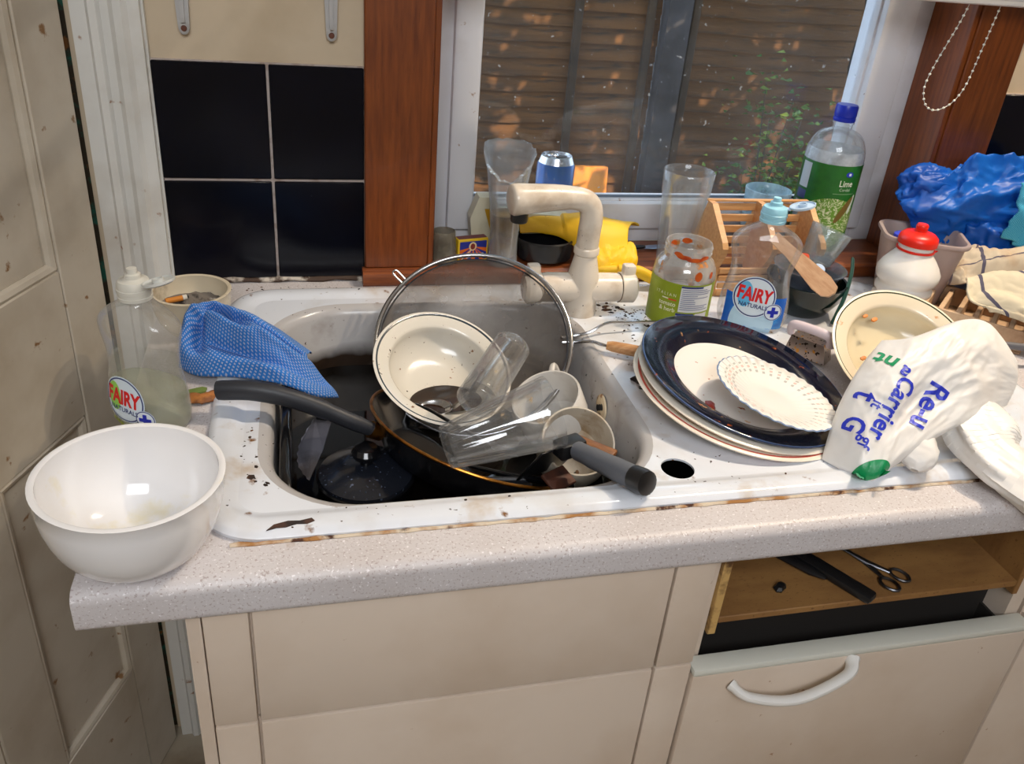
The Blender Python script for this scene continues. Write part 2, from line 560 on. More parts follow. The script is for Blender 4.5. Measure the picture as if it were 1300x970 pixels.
# hinge-side frame edge in the gap, with old paint showing
struct(MB().box(-.42, -.3355, .004, .10, -.9, 1.12).obj('trim_2', M('gap_paint_layers', srgb(52, 42, 26), .8, layers=[(srgb(24, 90, 74), 26, .52, .6), (srgb(120, 74, 28), 34, .58, .64)]), smooth=False))

# the open cream door, hinged beside the architrave
door = struct(bpy.data.objects.new('door_1', None)); C.objects.link(door)
door.location = (-.3425, -.022, 0)
th = math.radians(21)
door.rotation_euler = (0, 0, math.atan2(-math.cos(th), -math.sin(th)))     # local +x runs along the leaf, toward the viewer
def dbox(name, s0, s1, z0, z1, d0, d1, bev=.0015, mat='doorpaint'):
    return MB().box(s0, s1, d0, d1, z0, z1, bev, 1).obj(name, mat, door)
DF = 0.0     # face toward the sink is at local y = 0, leaf extends to -0.04
for s0, s1 in ((.004, .083), (.255, .345), (.515, .61)):
    dbox('stile', s0, s1, -.895, 1.1, -.04, 0)
for z0, z1 in ((-.895, -.63), (-.146, .060), (.98, 1.1)):
    for s0, s1 in ((.0842, .2538), (.3462, .5138)):
        dbox('rail', s0, s1, z0, z1, -.04, -.0008)
for s0, s1 in ((.083, .255), (.345, .515)):
    for z0, z1 in ((-.63, -.146), (.060, .98)):
        dbox('panel', s0 - .004, s1 + .004, z0 - .004, z1 + .004, -.028, -.012)
        pts = [(s0 + .004, z0 + .004), (s1 - .004, z0 + .004), (s1 - .004, z1 - .004), (s0 + .004, z1 - .004)]
        mb = MB()
        for (a, b), (c, d) in zip(pts, pts[1:] + pts[:1]):
            mb.tube([(a, -.009, b), (c, -.009, d)], .0075, 8)
        mb.obj('panel_moulding', 'doorpaint', door)

# ---------------------------------------------------------------- window
for k, (x0, x1) in enumerate(((0.0, .09), (.894, .984))):
    struct(MB().box(x0, x1, -.014, 0, .022, 1.06, .002, 1).obj('trim_%d' % (3 + k), 'redwood'))
struct(MB().box(.886, .8942, -.010, .0845, .022, 1.02, .001, 1).obj('trim_5', 'redwood'))
struct(MB().box(.0898, .098, -.010, .0845, .022, 1.02, .001, 1).obj('trim_6', 'redwood'))
sill_poly = [(.086, .0), (.086, .022), (-.024, .022), (-.030, .019), (-.032, .012), (-.031, .004), (-.028, .0)]
struct(MB().prism(sill_poly, 0, -.004, .986).obj('trim_7', 'redwood_x', ang=25))
win = struct(bpy.data.objects.new('window_1', None)); C.objects.link(win)
def frame_ring(name, x0, x1, z0, z1, wl, wr, wb_, wt, y0, y1, bev=.003):
    mb = MB()
    mb.box(x0, x0 + wl, y0, y1, z0, z1, bev)
    mb.box(x1 - wr, x1, y0, y1, z0, z1, bev)
    mb.box(x0 + wl - .001, x1 - wr + .001, y0 + .0003, y1, z0, z0 + wb_, bev)
    mb.box(x0 + wl - .001, x1 - wr + .001, y0 + .0003, y1, z1 - wt, z1, bev)
    return mb.obj(name, 'upvc', win)
frame_ring('window_frame', .090, .894, .022, 1.02, .046, .046, .030, .05, .085, .150)
frame_ring('sash', .130, .856, .046, .98, .040, .058, .044, .05, .074, .135, .005)
frame_ring('glazing_bead', .165, .802, .084, .94, .008, .008, .008, .008, .088, .110, .002)
MB().box(.168, .799, .100, .104, .088, .936).obj('pane', 'pane', win, smooth=False)
MB().box(.170, .797, .1005, .1035, .090, .096).obj('gasket', M('grey_gasket', srgb(108, 122, 138), .5), win, smooth=False)
# outer sill
struct(MB().box(.05, .93, .150, .33, -.02, .012, .004).obj('trim_8', M('outer_sill_paint', srgb(150, 152, 156), .6)))

# roller blind above the window and its bead chain
t = thing('roller_blind', 'white roller blind cassette above the window', 'blind', (0, -.045, .426))
MB().box(-.01, 1.01, -.028, .029, .0, .075, .006).obj('cassette', 'whiteplastic', t)
MB().box(.0, 1.0, -.030, -.026, .008, .03, .002).obj('trim_strip', 'upvc', t)
ch = MB()
cp = smoothpath([(.805, .0, .0), (.797, .0, -.03), (.778, .0, -.085), (.772, .0, -.118), (.783, .0, -.142), (.803, .0, -.149), (.826, .0, -.138), (.841, .0, -.112), (.849, .0, -.06), (.857, .0, .0)], 400)
ch.tube(cp, .0005, 5)
acc = 0; last = cp[0]; beads = MB()
for q in cp[1:]:
    acc += (q - last).length; last = q
    if acc > .0088:
        acc = 0
        m = MB().lathe([(0, -.0019), (.0016, -.001), (.0019, 0), (.0016, .001), (0, .0019)], 8)
        m.xf(Matrix.Translation(q)); beads.add(m.v, m.f)
bc = thing('bead_chain', 'looped white bead chain hanging over the red wooden window lining', 'chain', (.031, -.05, .427))
ch.obj('cord', M('chain_cord', srgb(200, 198, 186), .5), bc)
b = beads.obj('beads', M('chain_bead', srgb(226, 226, 212), .3), bc); b['kind'] = 'stuff'

# shelf brackets on the cream wall
for x, lab in ((-.2135, 'grey metal shelf bracket on the wall next to the white architrave'), (-.040, 'grey metal shelf bracket on the wall next to the red wooden trim')):
    t = thing('shelf_bracket', lab, 'bracket', (x, 0, .33), group='shelf brackets above the tiles')
    pm = M('bracket_metal', srgb(176, 174, 172), .45, .2, layers=[(srgb(150, 144, 138), 30, .45, .7)])
    prof = [(-.0065 * math.cos(a), .0065 - .0085 * math.sin(a)) for a in [PI * k / 10 for k in range(11)]]
    MB().prism([(-.012, .16)] + prof + [(.012, .16)], 1, -.010, 0).obj('upright', pm, t, ang=30)
    MB().prism([(-.004, .16), (-.0022, .012), (.0022, .012), (.004, .16)], 1, -.014, -.0095).obj('rib', pm, t)
    MB().lathe([(0, .0022), (.003, .0018), (.0036, 0), (0, 0)], 12).xf(Matrix.Translation((0, -.010, .005)) @ Matrix.Rotation(PI / 2, 4, 'X')).obj('screw', M('rusty_screw', srgb(92, 46, 24), .6), t)
    MB().box(-.009, .009, -.20, 0, .16, .172, .002).obj('arm', pm, t)

# ---------------------------------------------------------------- outdoors
struct(MB().box(-3, 6, .16, 4, -1.05, -.95).obj('garden_ground', 'soil', smooth=False))
labs = ['weathered timber fence panel of lapped boards left of the grey post', 'weathered timber fence panel of lapped boards behind the shrub']
for k, (x0, x1) in enumerate(((-.42, 1.32), (1.43, 3.25))):
    t = thing('garden_fence', labs[k], 'fence', (x0, 2.2, -.95), group='garden fence panels')
    W = x1 - x0; base = None
    for i in range(28):
        z = .04 + i * .063
        if base is None:
            def wav(u, v): return 0
            mb = MB()
            n = 24
            lo = [.012 * noise.noise(V((q * .35, 3, 0))) for q in range(n + 1)]
            for q in range(n + 1):
                x = W * q / n
                mb.v += [V((x, -.018, lo[q])), V((x, -.006, .080)), V((x, .0, .080)), V((x, -.006, lo[q]))]
            for q in range(n):
                a, c = q * 4, q * 4 + 4
                for r in range(4): mb.f.append((a + r, a + (r + 1) % 4, c + (r + 1) % 4, c + r))
            mb.f += [(0, 3, 2, 1), (n * 4, n * 4 + 1, n * 4 + 2, n * 4 + 3)]
            base = mb.obj('board', 'fence', t, ang=30)
            base.location.z = z; o = base
        else:
            o = base.copy(); C.objects.link(o); o.parent = t; o.location.z = z
        o.rotation_euler = (0, random.uniform(-.003, .003), 0)
    for bx in (.03, W * .5 if k else W * .80, W - .05):
        MB().box(bx - .016, bx + .016, -.042, -.019, .0, 1.86, .004).obj('batten', 'batten', t)
for x, lab in ((1.375, 'grey concrete fence post between the two fence panels'),):
    o = tag(MB().prism([(-.05, -.06), (.05, -.06), (.05, .05), (.012, .05), (.012, .02), (-.012, .02), (-.012, .05), (-.05, .05)], 2, 0, 2.0).obj('fence_post', 'post', ang=30), lab, 'post')
    o.location = (x, 2.19, -.95)
def trunk_fn(u, v):
    a = 2 * PI * u; z = v * 1.9
    r = .085 + .035 * noise.noise(V((math.cos(a) * 1.4, math.sin(a) * 1.4, z * 4.5))) + .02 * noise.noise(V((math.cos(a) * 4, math.sin(a) * 4, z * 12)))
    return (r * math.cos(a), r * math.sin(a), z)
t = thing('garden_tree', 'dark rough-trunked tree in the garden beside the window frame', 'tree', (2.17, 1.95, -.95))
MB().grid(trunk_fn, 28, 60, cu=True).obj('trunk', 'trunk', t, ang=60)
for pts in ([(0, 0, 1.85), (-.1, -.3, 2.15), (-.5, -.75, 2.3), (-1.2, -.95, 2.25)], [(0, 0, 1.85), (.1, -.4, 2.2), (.5, -.9, 2.4)], [(0, 0, 1.6), (-.3, -.4, 1.9), (-.8, -.9, 1.95), (-1.5, -1.0, 1.85)]):
    MB().tube(smoothpath(pts, 14), [.075 - .0045 * q for q in range(14)], 10).obj('branch', 'trunk', t)
rnd_t = random.Random(21); cn = MB()  # unseen leaves added to break the sun into dapples on the fence
for _ in range(3900):
    q = V((rnd_t.uniform(-2.2, 1.3), -.95 + rnd_t.gauss(0, .16), 2.15 + rnd_t.uniform(-.85, .75)))
    if noise.noise(q * 1.6) > .36: continue
    m = Matrix.Translation(q) @ Matrix.Rotation(rnd_t.uniform(0, 6.3), 4, 'Z') @ Matrix.Rotation(rnd_t.uniform(-1.0, 1.0), 4, 'X')
    L_ = rnd_t.uniform(.08, .14)
    cn.add([m @ V(p) for p in ((0, 0, 0), (L_ * .4, L_ * .36, .01), (L_, 0, -.01), (L_ * .4, -L_ * .36, .01))], [(0, 1, 2), (0, 2, 3)])
o = cn.obj('canopy', 'leaf', t, smooth=False, fix=False); o['kind'] = 'stuff'
def shrub(name, loc, h, spread, n, lab, seed):
    rnd = random.Random(seed)
    t = thing(name, lab, 'shrub', loc, group='garden shrubs')
    st = MB(); lf = MB()
    for k in range(9):
        a = rnd.uniform(0, 2 * PI); top = V((spread * rnd.uniform(.2, 1) * math.cos(a), .6 * spread * math.sin(a) * rnd.uniform(.2, 1), h * rnd.uniform(.55, 1)))
        path = smoothpath([(0, 0, 0), top * .4 + V((rnd.uniform(-.03, .03), 0, .03)), top], 8)
        st.tube(path, [.006 * (1 - .8 * i / 7) for i in range(8)], 6)
        for _ in range(n // 9):
            q = path[rnd.randint(2, 7)] + V((rnd.gauss(0, .07), rnd.gauss(0, .06), rnd.gauss(0, .05)))
            m = Matrix.Translation(q) @ Matrix.Rotation(rnd.uniform(0, 6.3), 4, 'Z') @ Matrix.Rotation(rnd.uniform(-1.1, 1.1), 4, 'X')
            L_ = rnd.uniform(.022, .045)
            pts = [(0, 0, 0), (L_ * .35, L_ * .28, .004), (L_, 0, -.004), (L_ * .35, -L_ * .28, .004)]
            lf.add([m @ V(p) for p in pts], [(0, 1, 2), (0, 2, 3)])
    st.obj('stem', 'bark', t)
    o = lf.obj('foliage', 'leaf', t, smooth=False, fix=False); o['kind'] = 'stuff'
shrub('garden_shrub', (1.72, 1.85, -.95), .95, .20, 900, 'bushy green garden shrub in front of the fence', 3)
shrub('garden_shrub', (2.05, 1.75, -.95), .66, .16, 800, 'low yellow-green garden shrub under the tree trunk', 5)
# orange board added to stand for a sunlit patch by the fence
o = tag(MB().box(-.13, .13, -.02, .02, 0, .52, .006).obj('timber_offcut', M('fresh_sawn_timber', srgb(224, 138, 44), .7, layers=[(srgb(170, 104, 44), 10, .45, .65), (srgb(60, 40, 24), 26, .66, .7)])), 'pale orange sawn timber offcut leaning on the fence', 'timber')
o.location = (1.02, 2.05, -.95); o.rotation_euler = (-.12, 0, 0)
# drinks can standing on the outer sill
t = thing('drinks_can', 'blue drinks can standing on the sill outside the window', 'can', (.345, .235, .012))
MB().lathe([(0, .004), (.024, .004), (.0255, 0), (.028, .004), (.0325, .012), (.033, .02), (.033, .094), (.0315, .099)], 40).obj('body', M('blue_can_print', srgb(20, 74, 130), .28, .5, layers=[(srgb(10, 42, 92), 9, .45, .6), (srgb(150, 170, 190), 16, .66, .7)]), t)
MB().lathe([(.0315, .099), (.0285, .107), (.0272, .1105), (.0262, .111), (.0255, .108), (0, .1075)], 40).obj('lid', 'steel', t)
MB().lathe([(0, .1088), (.011, .1088), (.011, .1078)], 20, ).xf(Matrix.Translation((.008, 0, 0)) @ Matrix.Diagonal((1, .7, 1, 1))).obj('mouth', 'black', t)
MB().loop([(-.006 + .009 * math.cos(a), .006 * math.sin(a), .1105) for a in [2 * PI * k / 16 for k in range(16)]], .0014, 6).obj('ring_pull', 'steel', t)

# ---------------------------------------------------------------- worktop and cabinets
wk = MB()
nose = [(-.535, 0)] + [(-.588 - .012 * math.sin(a), -.012 + .012 * math.cos(a)) for a in [PI / 2 * k / 6 for k in range(7)]] + [(-.6, -.030)] + [(-.592 - .008 * math.cos(a), -.032 - .008 * math.sin(a)) for a in [PI / 2 * k / 4 for k in range(5)]] + [(-.535, -.040)]
wk.prism(nose, 0, -.268, 1.75)
wk.box(-.268, 1.75, -.078, 0, -.04, 0)
wk.box(-.268, -.15, -.535, -.078, -.04, 0)
wk.box(.300, 1.75, -.535, -.078, -.04, 0)
tag(wk.obj('worktop', 'worktop', ang=30), 'speckled pale laminate kitchen worktop with rounded front edge', 'worktop')

t = thing('sink_cabinet', 'cream sink base cabinet with grooved front under the basin', 'cabinet', (-.191, -.565, -.9))
cb = MB(); cb.box(0, .016, 0, .555, .10, .855); cb.box(.472, .488, 0, .555, .10, .855); cb.box(.016, .472, .545, .555, .10, .855); cb.box(.016, .472, 0, .545, .10, .116)
cb.obj('body', 'cabinet', t, smooth=False)
def front(name, x0, x1, z0, z1, par, grooves=()):
    mb = MB(); xs = [x0] + list(grooves) + [x1]
    mb.box(x0, x1, -.012, 0, z0, z1)
    for k, (a, b) in enumerate(zip(xs, xs[1:])):
        mb.box(a + (.0012 if k else 0), b - (.0012 if k < len(xs) - 2 else 0), -.020, -.011, z0, z1, .002, 2)
    return mb.obj(name, 'cabinet', par)
front('false_drawer_front', .014, .488, .7125, .857, t, (.053, .445))
front('door', .014, .488, .11, .7095, t, (.053, .445))
MB().box(0, .012, -.014, 0, .1, .857, .001, 1).obj('side_strip', 'cabinet', t)
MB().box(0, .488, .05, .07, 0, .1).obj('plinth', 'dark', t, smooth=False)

t = thing('drawer_cabinet', 'cream drawer cabinet with top drawer front missing and cutlery inside', 'cabinet', (.2985, -.565, -.9))
cb = MB(); cb.box(0, .016, 0, .555, .10, .855); cb.box(.412, .430, 0, .555, .10, .855); cb.box(.016, .412, .545, .555, .10, .855); cb.box(.016, .412, 0, .545, .10, .116)
cb.obj('body', 'cabinet', t, smooth=False)
MB().box(.0165, .026, -.006, .545, .735, .85, .001, 1).obj('runner', M('splintered_edge', srgb(196, 158, 96), .8, layers=[(srgb(90, 60, 30), 40, .5, .65)]), t)
MB().box(.404, .4115, -.004, .545, .735, .85, .001, 1).obj('runner', 'chipboard', t)
MB().box(.027, .4035, -.004, .540, .748, .7565, .001, 1).obj('drawer_base', 'chipboard', t)
MB().box(.017, .411, .030, .038, .44, .745).obj('inner_board', 'dark', t, smooth=False)  # near-black board added to stand for the shade inside the drawer gap
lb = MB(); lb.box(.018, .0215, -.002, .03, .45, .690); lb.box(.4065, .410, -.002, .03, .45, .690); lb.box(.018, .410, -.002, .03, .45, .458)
lb.obj('lower_drawer_box', 'dark', t, smooth=False)  # drawer liner with the inner shade put into its colour
dd = MB().box(.001, .429, -.024, -.003, .44, .694, .003).obj('drawer_front', 'cabinet', t)
MB().box(.0005, .4295, -.0245, -.0025, .6935, .7035, .003).obj('edging', 'edge', dd)
dh = smoothpath([(.048, -.024, .676), (.064, -.040, .671), (.118, -.047, .666), (.178, -.040, .683), (.193, -.024, .690)], 22)
MB().tube(dh, [.0095, .0095] + [.0078] * 18 + [.0095, .0095], 12, flat=.7).obj('handle', 'whiteplastic', dd)
front('drawer_front', .001, .429, .11, .436, t)
MB().box(0, .43, .05, .07, 0, .1).obj('plinth', 'dark', t, smooth=False)
# neighbouring cupboard beyond the drawers
t = thing('side_cupboard', 'stained cream cupboard beyond the drawer cabinet', 'cabinet', (.7345, -.565, -.9))
MB().box(0, .5, 0, .555, .1, .855).obj('body', 'cabinet', t, smooth=False)
front('door', .002, .498, .11, .70, t)

# cutlery on the bare drawer base (top at z = -.1435)
ZB = -.1432
def lay(mb, name, mat, label, cat, loc, rot, group=None):
    o = tag(mb.obj(name, mat), label, cat, group); o.location = loc; o.rotation_euler = (0, 0, rot)
    return o
lay(MB().box(-.055, .055, -.0095, .0095, 0, .010, .004), 'knife_handle', 'black', 'long black knife handle lying in the open drawer', 'knife', (.478, -.527, ZB), math.radians(-60))
k = thing('table_knife', 'dark round-ended table knife beside the black handle in the drawer', 'knife', (.444, -.50, ZB), math.radians(-52))
MB().tube([(.045, 0, .004), (.03, 0, .004), (-.02, 0, .004), (-.05, 0, .004)], [.004, .008, .0075, .004], 10, flat=.5, up=(0, 0, 1)).obj('handle', 'black', k)
MB().box(-.13, -.048, -.007, .007, .003, .005, .0008, 1).obj('blade', 'dullsteel', k)
s = thing('scissors', 'small dark scissors with ring handles in the drawer', 'scissors', (.535, -.518, ZB), math.radians(-62))
for sg in (-1, 1):
    MB().loop([(.035 + .011 * math.cos(a), sg * .012 + .008 * math.sin(a), .003) for a in [2 * PI * q / 20 for q in range(20)]], .0018, 8).obj('ring', 'dullsteel', s)
    MB().tube([(.026, sg * .008, .003), (0, 0, .003 + sg * .0008), (-.05, -sg * .003, .003 + sg * .0008)], [.0025, .004, .0012], 8, flat=.5, up=(0, 0, 1)).obj('blade', 'dullsteel', s)
lay(MB().lathe([(0, 0), (.006, 0), (.0075, .003), (.005, .006), (0, .007)], 9, mod=lambda r, z, a: (r * (1 + .3 * math.sin(2 * a + 1)), z)), 'black_fragment', 'black', 'small black broken fragment lying on the drawer base', 'fragment', (.412, -.54, ZB), .3)

# ---------------------------------------------------------------- sink
sink = thing('kitchen_sink', 'stained white enamel inset sink with drainer and chipped front rim', 'sink', (0, 0, 0))
X0, X1, Y0, Y1 = -.182, .80, -.556, -.045
bx0, bx1, by0, by1 = -.120, .262, -.512, -.108
dx0, dx1, dy0, dy1 = .315, .768, -.472, -.240
ex = lambda e, z, r: rr(X0 + e, X1 - e, Y0 + e, Y1 - e, r - e, z, 12)
bas = lambda e, z: rr(bx0 - e, bx1 + e, by0 - e, by1 + e, .088 + e, z, 12)
dr = lambda e, z: rr(dx0 + e, dx1 - e, dy0 + e, dy1 - e, .07 - e, z, 12)
ZD = .0045
hole = [V((.279 + .0172 * math.cos(a), -.5035 + .0172 * math.sin(a), ZD)) for a in [2 * PI * q / 28 for q in range(28)]]
mb = bridge(MB(), [ex(0, .0004, .06), ex(-.0005, .004, .06), ex(.003, .0075, .06), ex(.008, .009, .06), ex(.020, .0088, .06), ex(.025, .0075, .06), ex(.030, .0052, .06), ex(.034, ZD, .06)])
bm = bmesh.new()
edges = []
for lp in (ex(.034, ZD, .06), bas(.014, ZD), dr(0, ZD), hole):
    vs = [bm.verts.new(p) for p in lp]
    edges += [bm.edges.new((vs[i], vs[(i + 1) % len(vs)])) for i in range(len(vs))]
bmesh.ops.triangle_fill(bm, use_beauty=True, use_dissolve=False, edges=edges, normal=(0, 0, 1))
bm.verts.index_update()
mb.add([q.co.copy() for q in bm.verts], [[q.index for q in f.verts] for f in bm.faces]); bm.free()
bridge(mb, [dr(0, ZD), dr(.006, ZD - .001), dr(.014, ZD - .004), dr(.022, ZD - .0052)])
o_ = len(mb.v); lp = dr(.022, ZD - .0052); mb.v += lp; mb.f.append(tuple(range(o_, o_ + len(lp))))
bridge(mb, [hole, [p - V((0, 0, .003)) for p in hole]])
mb.obj('deck', 'enamel', sink, ang=50)
mb = bridge(MB(), [bas(.014, ZD), bas(.008, ZD - .0012), bas(.003, ZD - .005), bas(0, ZD - .012), bas(-.006, -.10), bas(-.016, -.145), bas(-.035, -.165), bas(-.06, -.170)])
o_ = len(mb.v); lp = bas(-.06, -.170); mb.v += lp; mb.f.append(tuple(range(o_, o_ + len(lp))))
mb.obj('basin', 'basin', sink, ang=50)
MB().prism([(p.x, p.y) for p in hole], 2, .0006, ZD - .0022).obj('tap_hole', M('hole_black', (.0006, .0006, .0006), 1, spec=0), sink, smooth=False)  # black plug stands in for the deep shade inside the hole
n = 130
mb = MB().tube([(X0 + .03 + (.93) * q / n, Y0 - .0015 + .0012 * noise.noise(V((q * .5, 0, 0))), .0005) for q in range(n)], [.0020 + .0013 * noise.noise(V((q * .45, 5, 0))) for q in range(n)], 6)
mb.obj('rust_seam', 'rust', sink)
cpts = [(-.122, -.560), (-.116, -.553), (-.104, -.5495), (-.094, -.5505), (-.084, -.548), (-.0815, -.552), (-.088, -.5555), (-.0965, -.5545), (-.106, -.5575), (-.114, -.5575)]
MB().prism([(x, y + .008) for x, y in cpts], 2, .0088, .0096).obj('enamel_chip', 'chip', sink, smooth=False)
# overflow rose on the right wall of the basin
ov = MB().lathe([(0, .003), (.012, .003), (.0155, .002), (.0165, 0)], 28).xf(Matrix.Translation((.2600, -.330, -.030)) @ Matrix.Rotation(-PI / 2, 4, 'Y')).obj('overflow', M('stained_overflow', srgb(206, 188, 158), .4, layers=[(srgb(130, 84, 40), 90, .58, .7)]), sink)
for dy, dz in ((-.006, .004), (.006, -.004), (0, 0)):
    MB().lathe([(0, .0036), (.0042, .0034), (.0044, .002)], 12).xf(Matrix.Translation((.2600, -.330 + dy, -.030 + dz)) @ Matrix.Rotation(-PI / 2, 4, 'Y')).obj('slot', 'black', ov)
wl = bas(-.0055, -.080)
mb = MB(); mb.v = wl; mb.f = [tuple(range(len(wl)))]
tag(mb.obj('dishwater', M('murky_dishwater', srgb(12, 9, 7), .05, layers=[(srgb(22, 17, 13), 9, .5, .7)], spec=.5), smooth=False), 'murky dark brown dishwater lying in the sink basin', 'water', kind='stuff')

# ---------------------------------------------------------------- mixer tap
t = thing('mixer_tap', 'cream enamel mixer tap with swan spout at the back of the sink', 'tap', (.285, -.137, ZD))
MB().lathe([(0, 0), (.023, 0), (.0235, .003), (.0225, .012), (.022, .03), (.0225, .05), (.020, .062), (.0165, .078), (.0145, .088), (0, .088)], 36).obj('column', 'tapwhite', t)
MB().tube([(-.058, 0, .0385), (-.05, 0, .0385), (.045, 0, .036), (.053, 0, .036)], [.0195, .0205, .0205, .0195], 28).obj('cross_body', 'tapwhite', t)
for sg, z in ((-1, .0385), (1, .036)):
    x = -.0585 if sg < 0 else .0535
    hd = MB().tube([(x, 0, z), (x + sg * .001, 0, z), (x + sg * .020, 0, z), (x + sg * .024, 0, z)], [.0195, .0215, .022, .017], 28)
    h = hd.obj('tap_head', 'tapwhite', t)
    MB().box(x + sg * .012 - .009, x + sg * .012 + .009, -.007, .009, z + .012, z + .034, .004).obj('lever', 'tapwhite', h)
    MB().tube([(x - sg * .0002, 0, z), (x + sg * .0012, 0, z)], .0201, 28).obj('seam', M('brown_grime', srgb(70, 48, 32), .7), h)
MB().tube([(0, 0, .086), (0, 0, .088), (0, 0, .095), (0, 0, .097)], [.0155, .0172, .0172, .0160], 28).obj('spout_collar', 'tapwhite', t)
sp = smoothpath([(0, 0, .094), (.0005, 0, .118), (.0005, -.001, .140), (-.005, -.0015, .1560), (-.020, -.003, .1640), (-.045, -.006, .1665), (-.075, -.009, .1665), (-.100, -.011, .1655), (-.114, -.0125, .165)], 44)
rad = [.0152 if k < 24 else .0152 + .0052 * min(1, (k - 24) / 14) for k in range(44)]
rad[-1] = .0150; rad[-2] = .0188; rad[-3] = .0202
MB().tube(sp, rad, 26).obj('spout', 'tapwhite', t)
MB().lathe([(0, -.006), (.0105, -.006), (.0115, -.004), (.0115, .012), (0, .012)], 24).xf(Matrix.Translation((-.100, -.011, .142))).obj('aerator', 'black', t)

# ---------------------------------------------------------------- crockery
def plate(name, mat, label, cat, loc, nrm, r, h, group=None, well=.62, spin=0):
    foot = r * .52
    p = [(0, -h + .0025), (foot - .004, -h + .0025), (foot - .002, -h), (foot + .002, -h), (foot + .004, -h + .003), (r * .72, -h * .52), (r - .001, -.0018), (r, 0), (r - .0015, .0012), (r * .74, -h * .52 + .0042), (r * well, -h + .0068), (r * well - .006, -h + .0055), (0, -h + .0055)]
    o = tag(MB().lathe(p, 72).obj(name, mat, ang=60), label, cat, group)
    return place(o, loc, nrm=nrm, spin=spin)
redline = rings('cream_glaze_red_line', [(0, srgb(222, 212, 194)), (.1195, srgb(200, 92, 80)), (.1225, srgb(224, 214, 198))], layers=[(srgb(196, 176, 150), 16, .6, .75)])
plate('dinner_plate', redline, 'cream dinner plate with thin red rim line at the bottom of the plate stack', 'plate', (.405, -.385, .0205), (.11, -.09, 1), .1285, .018)
plate('dinner_plate', rings('plain_cream_glaze', [(0, srgb(222, 214, 200))]), 'plain cream dinner plate sandwiched under the navy-rimmed plate', 'plate', (.4085, -.381, .0262), (.14, -.11, 1), .1262, .016)
foodlay = [(srgb(212, 160, 104), 40, .655, .72), (srgb(150, 70, 24), 70, .70, .74)]
navy = rings('navy_rim_glaze', [(0, srgb(228, 222, 216)), (.0815, srgb(8, 14, 32)), (.1238, srgb(70, 90, 130)), (.1252, srgb(40, 52, 80))], .12, layers=foodlay, coat=0)
plate('dinner_plate', navy, 'white dinner plate with a wide navy blue rim and food scraps', 'plate', (.412, -.3765, .0335), (.165, -.125, 1), .1262, .019, well=.645)
def saucer_print(N, L, tc, rad_, o):
    sx = N.new('ShaderNodeSeparateXYZ'); L.new(tc.outputs['Object'], sx.inputs[0])
    def mth(op, a, b=None):
        m = N.new('ShaderNodeMath'); m.operation = op
        for i, q in enumerate((a, b)):
            if q is None: continue
            if isinstance(q, (int, float)): m.inputs[i].default_value = q
            else: L.new(q, m.inputs[i])
        return m.outputs[0]
    ang = mth('ARCTAN2', sx.outputs[1], sx.outputs[0])
    dash = mth('GREATER_THAN', mth('SINE', mth('MULTIPLY', ang, 34)), .45)
    out = o
    for r0, r1, col in ((.047, .0505, srgb(92, 96, 88)), (.0525, .056, srgb(206, 122, 100)), (.058, .0605, srgb(86, 104, 84))):
        band = mth('MULTIPLY', mth('GREATER_THAN', rad_, r0), mth('LESS_THAN', rad_, r1))
        out = mixcol(N, L, mth('MULTIPLY', mth('MULTIPLY', band, dash), .5), out, col)
    return out
sm = rings('saucer_glaze', [(0, srgb(230, 226, 220)), (.0685, srgb(108, 128, 160)), (.0702, srgb(190, 200, 214))], .14, extra=saucer_print)
p = [(0, -.012), (.022, -.012), (.023, -.0135), (.026, -.0135), (.028, -.0115), (.052, -.005), (.0695, -.0006), (.0702, .0002), (.0690, .0012), (.052, -.003), (.034, -.0090), (.026, -.0108), (.020, -.0098), (0, -.0102)]
def flute(r, z, a):
    k = max(0, (r - .03) / .04)
    return r * (1 + .004 * k * math.cos(34 * a)), z + .0007 * k * math.cos(34 * a)
o = tag(MB().lathe(p, 272, mod=flute).obj('saucer', sm, ang=70), 'small fluted white saucer with tiny floral border on the navy-rimmed plate', 'saucer')
place(o, (.4195, -.433, .0445), nrm=(.22, -.075, 1))
o = tag(MB().lathe([(0, 0), (.007, .001), (.009, .003), (.006, .0055), (0, .006)], 10, mod=lambda r, z, a: (r * (1 + .35 * math.sin(a * 2)), z)).obj('tomato_scrap', M('red_tomato', srgb(150, 36, 18), .3)), 'scrap of red tomato skin on the navy-rimmed plate', 'food scrap')
place(o, (.347, -.424, .0225), .4)

def bowl(name, mat, label, cat, loc, nrm, r, h, rim=.0, foot=.45, t=.004, spin=0, group=None, lip=0):
    p = [(0, -h + .003), (r * foot - .004, -h + .003), (r * foot - .002, -h), (r * foot + .002, -h), (r * foot + .003, -h + .004)]
    for k in range(1, 9):
        f = k / 8; p.append((r * foot + (r - rim - r * foot) * math.sin(f * PI / 2) ** .85, -h + .004 + (h - .004 - (.006 if rim else 0)) * (1 - math.cos(f * PI / 2)) ** .9))
    if rim: p.append((r - rim * .5, -.0035)); p.append((r, 0))
    p += [(p[-1][0] + .0008, .0012), (p[-1][0] - .0008 - t * .3, .0022), (p[-1][0] - t, .001)]
    if rim: p += [(r - rim, -.0022)]
    rr0 = r - rim - t * .9
    for k in range(8, -1, -1):
        f = k / 8; p.append((max(rr0 * (.42 + .58 * math.sin(f * PI / 2) ** .85), .0), -h + .0085 + (h - .0125 - (.002 if rim else 0)) * (1 - math.cos(f * PI / 2)) ** .9))
    p.append((0, -h + .008))
    o = tag(MB().lathe(p, 64).obj(name, mat, ang=60), label, cat, group)
    return place(o, loc, nrm=nrm, spin=spin)
bowl('cereal_bowl', 'whitebowl', 'deep glossy white bowl at the front corner of the worktop', 'bowl', (-.222, -.5505, .0765), (0.03, 0, 1), .0712, .0765, foot=.52, t=.0045)
